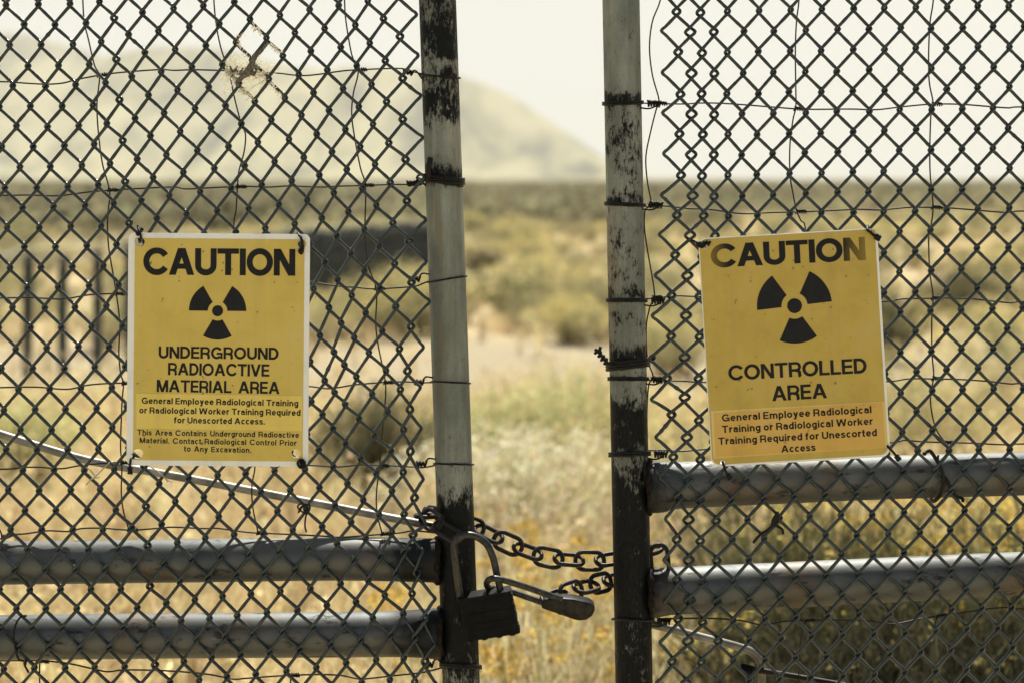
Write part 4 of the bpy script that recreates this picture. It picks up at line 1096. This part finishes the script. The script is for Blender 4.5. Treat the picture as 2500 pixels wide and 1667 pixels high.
class Plant:
    def __init__(s): s.V = []; s.F = []; s.C = []; s.n = 0
    def add(s, V, F, C):
        s.V.append(V); s.F.append(F + s.n); s.C.append(C); s.n += len(V)
    def ribbons(s, base, tip, bend, w0, w1, c0, c1, seg=3):
        n = len(base)
        side = unit(np.cross(tip - base, rng.normal(size=(n, 3))))
        V = []
        C = []
        for k in range(seg + 1):
            t = k / seg
            P = base * (1 - t) + tip * t + bend * (4 * t * (1 - t))
            w = (w0 * (1 - t) + w1 * t)
            w = w[:, None] if not np.isscalar(w) else w
            V += [P - side * w, P + side * w]
            cc_ = c0 * (1 - t) + c1 * t
            C += [cc_, cc_]
        V = np.stack(V, 1); C = np.stack(C, 1)
        m = 2 * (seg + 1)
        F = []
        b = (np.arange(n) * m)[:, None]
        for k in range(seg):
            F.append(b + np.array([2 * k, 2 * k + 1, 2 * k + 3, 2 * k + 2]))
        s.add(V.reshape(-1, 3), np.concatenate(F), C.reshape(-1, 3))
    def cards(s, c, size, colr, up=0.0, asp=1.0):
        n = len(c)
        a = unit(rng.normal(size=(n, 3)) + np.array([0, 0, up])); b = unit(np.cross(a, rng.normal(size=(n, 3))))
        sz = size[:, None] if not np.isscalar(size) else size
        V = np.stack([c - a * sz * asp, c - b * sz * .8, c + a * sz * asp, c + b * sz * .8], 1).reshape(-1, 3)
        F = np.arange(n * 4).reshape(n, 4)
        s.add(V, F, np.repeat(colr, 4, 0))
    def get(s): return np.concatenate(s.V), np.concatenate(s.F), np.concatenate(s.C)

def vary(c, n, a=0.25):
    return np.clip(np.array(c)[None] * (1 + rng.normal(size=(n, 1)) * a) * (1 + rng.normal(size=(n, 3)) * 0.06), 0.005, 0.9)

STRAW = (0.66, 0.53, 0.31); GOLD = (0.72, 0.54, 0.15); PALEY = (0.74, 0.64, 0.36); GREY = (0.34, 0.33, 0.18); OLIVE = (0.24, 0.235, 0.105); BROWN = (0.30, 0.23, 0.13)

def shrub(Rr=.45, H=.7, ns=240, fl=.6, flower=GOLD, leaf=GREY, stem=BROWN, nl=7, nf=10, k=1.0):
    """rabbitbrush: many upright wiry stems fanning out of one base, each topped with a flower cluster"""
    p = Plant()
    ang = rng.uniform(0, 2 * math.pi, ns); rad = np.sqrt(rng.uniform(0, 1, ns))
    dirs = np.stack([np.cos(ang), np.sin(ang)], 1)
    h = H * (1 - .38 * rad ** 2) * rng.uniform(.72, 1.08, ns)
    # lumpy outline
    lump = 1 + .18 * np.sin(ang * 3 + rng.uniform(0, 6)) + .12 * np.sin(ang * 5 + rng.uniform(0, 6))
    tip = np.concatenate([dirs * (rad * Rr * lump)[:, None], h[:, None]], 1)
    base = np.concatenate([dirs * (rad * Rr * .22)[:, None], np.zeros((ns, 1))], 1)
    bend = np.concatenate([-dirs * (rad * Rr * .12)[:, None], np.zeros((ns, 1))], 1) + rng.normal(size=(ns, 3)) * .012
    p.ribbons(base, tip, bend, .0026 * k, .0012 * k, vary(stem, ns), vary(leaf, ns), 3)
    # narrow leaves along the upper stems
    t = rng.uniform(.35, .98, (ns, nl))
    P = base[:, None] * (1 - t[..., None]) + tip[:, None] * t[..., None] + bend[:, None] * (4 * t * (1 - t))[..., None]
    P = P.reshape(-1, 3); n = len(P)
    q = P + np.concatenate([rng.normal(size=(n, 2)) * .018, rng.uniform(.005, .045, (n, 1))], 1) * k
    p.ribbons(P, q, np.zeros((n, 3)), .0022 * k, .0008 * k, vary(leaf, n, .3), vary(leaf, n, .3), 1)
    f = rng.uniform(size=ns) < fl
    ft = tip[f]; m = len(ft)
    if m:
        cen = np.repeat(ft, nf, 0) + rng.normal(size=(m * nf, 3)) * np.array([.020, .020, .014]) * k
        p.cards(cen, rng.uniform(.004, .0095, m * nf) * k, vary(flower, m * nf, .22))
    return p.get()

def heads(Rr=.4, H=.5, ns=300, fl=.24):
    """pale upright stems with small tight golden flower heads on a few of them"""
    p = Plant()
    a = rng.uniform(0, 6.283, ns); r0 = np.sqrt(rng.uniform(0, 1, ns)) * Rr
    base = np.stack([np.cos(a) * r0 * .7, np.sin(a) * r0 * .7, np.zeros(ns)], 1)
    h = H * rng.uniform(.55, 1.08, ns)
    tip = np.stack([np.cos(a) * r0 + rng.normal(size=ns) * .03, np.sin(a) * r0 + rng.normal(size=ns) * .03, h], 1)
    p.ribbons(base, tip, rng.normal(size=(ns, 3)) * .012, .0028, .0016, vary((0.56, 0.48, 0.30), ns, .3), vary((0.70, 0.63, 0.40), ns, .25), 3)
    t = rng.uniform(.3, .97, (ns, 5))
    P = (base[:, None] * (1 - t[..., None]) + tip[:, None] * t[..., None]).reshape(-1, 3); n = len(P)
    q = P + np.concatenate([rng.normal(size=(n, 2)) * .014, rng.uniform(.01, .05, (n, 1))], 1)
    p.ribbons(P, q, np.zeros((n, 3)), .0024, .0008, vary((0.58, 0.53, 0.30), n, .35), vary((0.66, 0.60, 0.36), n, .3), 1)
    f = (rng.uniform(size=ns) < fl) & (h > H * .72); m = f.sum()
    c = np.repeat(tip[f], 40, 0) + rng.normal(size=(m * 40, 3)) * np.array([.016, .016, .009])
    p.cards(c, rng.uniform(.003, .008, m * 40), vary((0.66, 0.46, 0.12), m * 40, .3))
    return p.get()

def tuft(nb=36, H=.4, R0=.12, c0=STRAW, c1=PALEY, heads=True, k=1.0):
    p = Plant()
    a = rng.uniform(0, 6.283, nb); r0 = rng.uniform(0, R0 * .3, nb); out = rng.uniform(.1, 1, nb) * R0 * 1.6
    base = np.stack([np.cos(a) * r0, np.sin(a) * r0, np.zeros(nb)], 1)
    h = H * rng.uniform(.5, 1.1, nb)
    tip = np.stack([np.cos(a) * out, np.sin(a) * out, h], 1)
    bend = np.stack([-np.cos(a) * out * .2, -np.sin(a) * out * .2, h * .12], 1)
    p.ribbons(base, tip, bend, .0022 * k, .0007 * k, vary(c0, nb, .25), vary(c1, nb, .2), 2)
    if heads:
        f = rng.uniform(size=nb) < .4
        m = f.sum()
        c = np.repeat(tip[f], 3, 0) + rng.normal(size=(m * 3, 3)) * .008
        p.cards(c, rng.uniform(.004, .010, m * 3) * k, vary(c1, m * 3, .2), 1.5, 1.6)
    return p.get()

def mesh_obj(name, data, loc=(0, 0, 0)):
    V, F, C = data
    me = bpy.data.meshes.new(name)
    me.vertices.add(len(V)); me.vertices.foreach_set('co', V.astype(np.float32).ravel())
    me.loops.add(len(F) * 4); me.loops.foreach_set('vertex_index', F.astype(np.int32).ravel())
    me.polygons.add(len(F)); me.polygons.foreach_set('loop_start', np.arange(0, len(F) * 4, 4, dtype=np.int32))
    me.update(calc_edges=True)
    a = me.attributes.new('Col', 'FLOAT_COLOR', 'POINT')
    a.data.foreach_set('color', np.concatenate([C, np.ones((len(C), 1))], 1).astype(np.float32).ravel())
    me.materials.append(M_FOL)
    o = bpy.data.objects.new(name, me); o.location = loc
    col.objects.link(o)
    return o

def scatter(templates, xy, sc, tint=None):
    Vs, Fs, Cs = [], [], []; n = 0
    for i, (x, y) in enumerate(xy):
        V, F, C = templates[rng.integers(len(templates))]
        a = rng.uniform(0, 6.283); ca, sa_ = math.cos(a), math.sin(a); s = sc[i]
        W_ = np.stack([(V[:, 0] * ca - V[:, 1] * sa_) * s + x, (V[:, 0] * sa_ + V[:, 1] * ca) * s + y, V[:, 2] * s - .03], 1)
        Vs.append(W_); Fs.append(F + n); n += len(V)
        b = rng.normal(1, .12)
        Cs.append(np.clip(C * b * (1 if tint is None else tint[i]), 0, .9))
    return np.concatenate(Vs), np.concatenate(Fs), np.concatenate(Cs)

def field(n, d0, d1, power=1.0, margin=1.25, xr=None):
    """points on the ground between distances d0 and d1 of the camera, inside a widened view"""
    t = rng.uniform(size=n) ** power
    d = d0 + (d1 - d0) * t
    lo, hi = xr if xr else (-margin, margin)
    x = rng.uniform(lo, hi, n) * .36 * d
    return np.stack([x, d - DIST], 1)

# dry grass between the shrubs
tg = [tuft(34, .30, .11), tuft(30, .40, .10), tuft(40, .22, .13, STRAW, STRAW), tuft(26, .34, .12, (0.40, 0.31, 0.17), STRAW)]
xy = np.concatenate([field(1900, 3.4, 9.5, .75), field(700, 9.5, 15, 1)])
keep = ~((np.abs(xy[:, 1] - 9.6) < 1.7) & (rng.uniform(size=len(xy)) < .88))
xy = xy[keep]
o = mesh_obj('dry_grass', scatter(tg, xy, rng.uniform(.6, 1.2, len(xy)))); tag(o, 'dry straw-coloured grass over the desert ground behind the gates', None, None, 'stuff')
tg2 = [tuft(22, .34, .16, STRAW, PALEY, False, 2.2), tuft(22, .26, .2, (0.42, 0.31, 0.15), STRAW, False, 2.2)]
xy = field(2200, 15, 75, .8)
o = mesh_obj('dry_grass', scatter(tg2, xy, rng.uniform(.7, 1.5, len(xy)))); tag(o, 'tan dry grass across the middle distance', None, None, 'stuff')

# sagebrush flats far off
ts = []
for q in range(4):
    p = Plant(); n = 46
    c = rng.normal(size=(n, 3)) * np.array([.34, .34, .16]) + np.array([0, 0, .36])
    p.cards(c, rng.uniform(.07, .17, n), vary((0.28, 0.255, 0.155), n, .22)); ts.append(p.get())
xy = field(5200, 42, 420, 1.6, 1.2)
keep = xy[:, 1] - 1.2 * xy[:, 0] > 40 + rng.normal(size=len(xy)) * 6
xy = xy[keep]
o = mesh_obj('sagebrush', scatter(ts, xy, rng.uniform(.7, 1.5, len(xy)))); tag(o, 'grey-green sagebrush covering the far plain below the mountain', None, None, 'stuff')

# flowering scrub of the middle distance
tm = [shrub(.5, .55, 110, .6, (0.68, 0.55, 0.22), GREY, BROWN, 6, 8, 2.2), shrub(.45, .5, 100, .4, PALEY, OLIVE, BROWN, 7, 8, 2.2), shrub(.6, .6, 120, .2, PALEY, (0.40, 0.38, 0.20), BROWN, 8, 7, 2.2), shrub(.6, .65, 120, .03, PALEY, (0.30, 0.28, 0.155), BROWN, 9, 7, 2.2), shrub(.4, .4, 90, .5, (0.74, 0.64, 0.36), (0.50, 0.45, 0.26), BROWN, 6, 7, 2.2)]
xy = np.concatenate([field(190, 13.5, 24, 1), field(520, 24, 52, 1)])
o = mesh_obj('flowering_scrub', scatter(tm, xy, np.clip(rng.lognormal(-.45, .35, len(xy)), .3, 1.3))); tag(o, 'yellow flowering scrub scattered over the tan field', None, None, 'stuff')

# single shrubs near the gates: (px, py of the base, distance, width, height, kind, label)
kinds = dict(
    stems=lambda w, h: heads(w, h),
    gold=lambda w, h: shrub(w, h, 280, .7, (0.74, 0.61, 0.25), (0.46, 0.44, 0.24), BROWN, 8, 12, 1.2),
    sallow=lambda w, h: shrub(w, h, 300, .5, (0.70, 0.60, 0.28), (0.42, 0.39, 0.19), BROWN, 9, 10, 1.2),
    orange=lambda w, h: shrub(w, h, 300, .62, (0.74, 0.50, 0.10), OLIVE, BROWN, 9, 16, 1.0),
    pale=lambda w, h: shrub(w, h, 320, .8, (0.86, 0.80, 0.56), (0.68, 0.62, 0.38), BROWN, 7, 11, 1.1),
    green=lambda w, h: shrub(w, h, 340, .3, (0.78, 0.70, 0.36), (0.56, 0.55, 0.28), BROWN, 12, 9, 1.3),
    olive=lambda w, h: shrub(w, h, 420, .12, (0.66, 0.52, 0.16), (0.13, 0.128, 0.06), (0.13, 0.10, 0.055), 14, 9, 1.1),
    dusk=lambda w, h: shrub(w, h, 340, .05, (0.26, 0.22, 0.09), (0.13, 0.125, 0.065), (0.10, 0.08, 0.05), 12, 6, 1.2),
    dark=lambda w, h: shrub(w, h, 360, .03, (0.2, 0.17, 0.07), (0.06, 0.058, 0.034), (0.06, 0.045, 0.03), 12, 6, 1.2),  # near-black leaves and stems: deep shade between bushes put into their colour
    straw=lambda w, h: tuft(420, h, w, (0.40, 0.31, 0.18), (0.62, 0.52, 0.33), True, 1.4))
SH = [
    # through the gap
    (1235, 7.6, .45, .50, 'green', 'pale green shrub in the gap beyond the bleached bushes, the one nearer the leaning post'),
    (1400, 7.9, .48, .56, 'green', 'taller pale green shrub beyond the bleached bushes, half hidden by the scuffed post'),
    (1190, 6.0, .42, .55, 'pale', 'bleached pale yellow bush in the gap beside the leaning post'),
    (1370, 5.9, .50, .56, 'pale', 'bleached pale yellow bush in the gap near the scuffed post'),
    (1290, 5.1, .55, .52, 'straw', 'clump of dry bleached grass behind the upper strand of the chain'),
    (1195, 3.9, .34, .46, 'stems', 'pale upright stems with golden flower heads below the large padlock'),
    (1400, 4.0, .42, .50, 'stems', 'pale upright stems with golden flower heads under the small padlock'),
    (1300, 4.5, .42, .50, 'stems', 'pale stems with golden flower heads seen between the two padlocks and the upper chain'),
    (1180, 19.5, .50, .72, 'dark', 'dark round shadowy bush in the distance beside the leaning post'),
    (1400, 13.6, .42, .52, 'gold', 'yellow topped bush alone beyond the bare pale strip in the gap'),
    (1300, 19.0, .7, .58, 'sallow', 'wide yellow bush in the distance in the middle of the gap'),
    (1440, 17.5, .6, .55, 'sallow', 'straw-yellow bush in the distance against the scuffed post'),
    # left
    (915, 6.9, .36, .66, 'dusk', 'dark olive bush behind the mesh right of the white-bordered sign'),
    (60, 7.6, .40, .45, 'green', 'low green bush behind the upper end of the slanting rod'),
    (850, 14.6, .8, .54, 'gold', 'yellow bush standing at the far end of the dark post fence'),
    (985, 16.6, .7, .62, 'gold', 'yellow bush hugging the leaning post beyond the dark fence'),
    # right
    (1720, 6.3, .55, .60, 'sallow', 'yellow bush behind the upper rail under the tilted sign'),
    (1880, 4.35, .48, .70, 'olive', 'tall olive bush behind the two right rails, nearest the tilted sign corner'),
    (2080, 4.0, .50, .74, 'olive', 'tall olive bush in the middle behind the two right rails'),
    (2330, 4.25, .50, .70, 'orange', 'orange-yellow flowering bush between the two right rails'),
    (2520, 3.9, .46, .76, 'olive', 'tall olive bush at the right edge behind the rails'),
    (1985, 3.5, .36, .60, 'dark', 'dark shade-toned bush at the bottom behind the threaded rod'),
    (2260, 3.4, .46, .64, 'dark', 'dark shade-toned bush at the bottom right below the lower rail'),
    (2530, 3.35, .42, .64, 'dark', 'dark shade-toned bush in the bottom right corner behind the mesh'),
    (2250, 8.0, .8, .66, 'sallow', 'broad yellow bush behind the mesh right of the tilted sign'),
    (2480, 10.5, .8, .74, 'gold', 'yellow bush at the right edge above the upper rail'),
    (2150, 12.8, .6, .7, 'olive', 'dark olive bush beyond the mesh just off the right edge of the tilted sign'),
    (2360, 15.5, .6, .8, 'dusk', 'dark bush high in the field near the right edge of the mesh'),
    (1640, 11.5, .5, .6, 'sallow', 'yellow bush between the scuffed post and the tilted sign'),
    (1640, 5.0, .4, .42, 'straw', 'clump of tall dry grass right of the scuffed post below the rails'),
]
for px, D, w, h, kd, lb in SH:
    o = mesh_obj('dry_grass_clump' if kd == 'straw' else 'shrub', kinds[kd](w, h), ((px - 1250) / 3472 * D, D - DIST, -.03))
    o.rotation_euler = (0, 0, rng.uniform(0, 6.28))
    tag(o, lb, 'grass clump' if kd == 'straw' else 'shrub', 'shrubs and grass clumps behind the gates')

# ------------------------------------------------------------------ dark fence far behind at the left
M_FP = simple('dark_weathered_timber', (0.045, 0.053, 0.052), (0.085, 0.09, 0.082), 12, 0.85, 0, 0, 1, 1, 0.1)
M_FW = simple('pale_slack_netting', (0.42, 0.42, 0.34), None, 1, 0.8)
fb = Vector((-3.82, 11.2 - DIST, 0)); fd = Vector((2.61, 8.8, 0)) / 8.8
fence = empty('fence', fb, 'dark post fence with slack pale wire running away behind the left mesh', 'fence')
tops = []
Ds = [-1.3, -.9, -.45] + [q * .47 for q in range(0, 9)] + [3.76 + q * .26 for q in range(1, 24)]
for d in Ds:
    p = fb + fd * d
    h = .97 + random.uniform(-.03, .03)
    mb = MB(); ring = [Vector((p.x, p.y, -.05)), Vector((p.x + random.uniform(-.01, .01), p.y, h * .5)), Vector((p.x + random.uniform(-.02, .02), p.y, h))]
    mb.tube(cr(ring, 3), .040 if d < 3.5 else .07, 10)
    mb.build('post', M_FP, fence)
    tops.append(Vector((p.x, p.y, h)))
for dz, r in ((.03, .012), (-.04, .010), (.075, .007), (-.3, .006)):
    P = []
    for a, b in zip(tops, tops[1:]):
        P += [a + Vector((0, -.05, dz)), (a + b) / 2 + Vector((0, -.05, dz - .035 + random.uniform(-.02, .02)))]
    P.append(tops[-1] + Vector((0, -.05, dz)))
    mb = MB(); mb.tube(cr(P, 3), r, 6); mb.build('slack_wire', M_FW, fence)
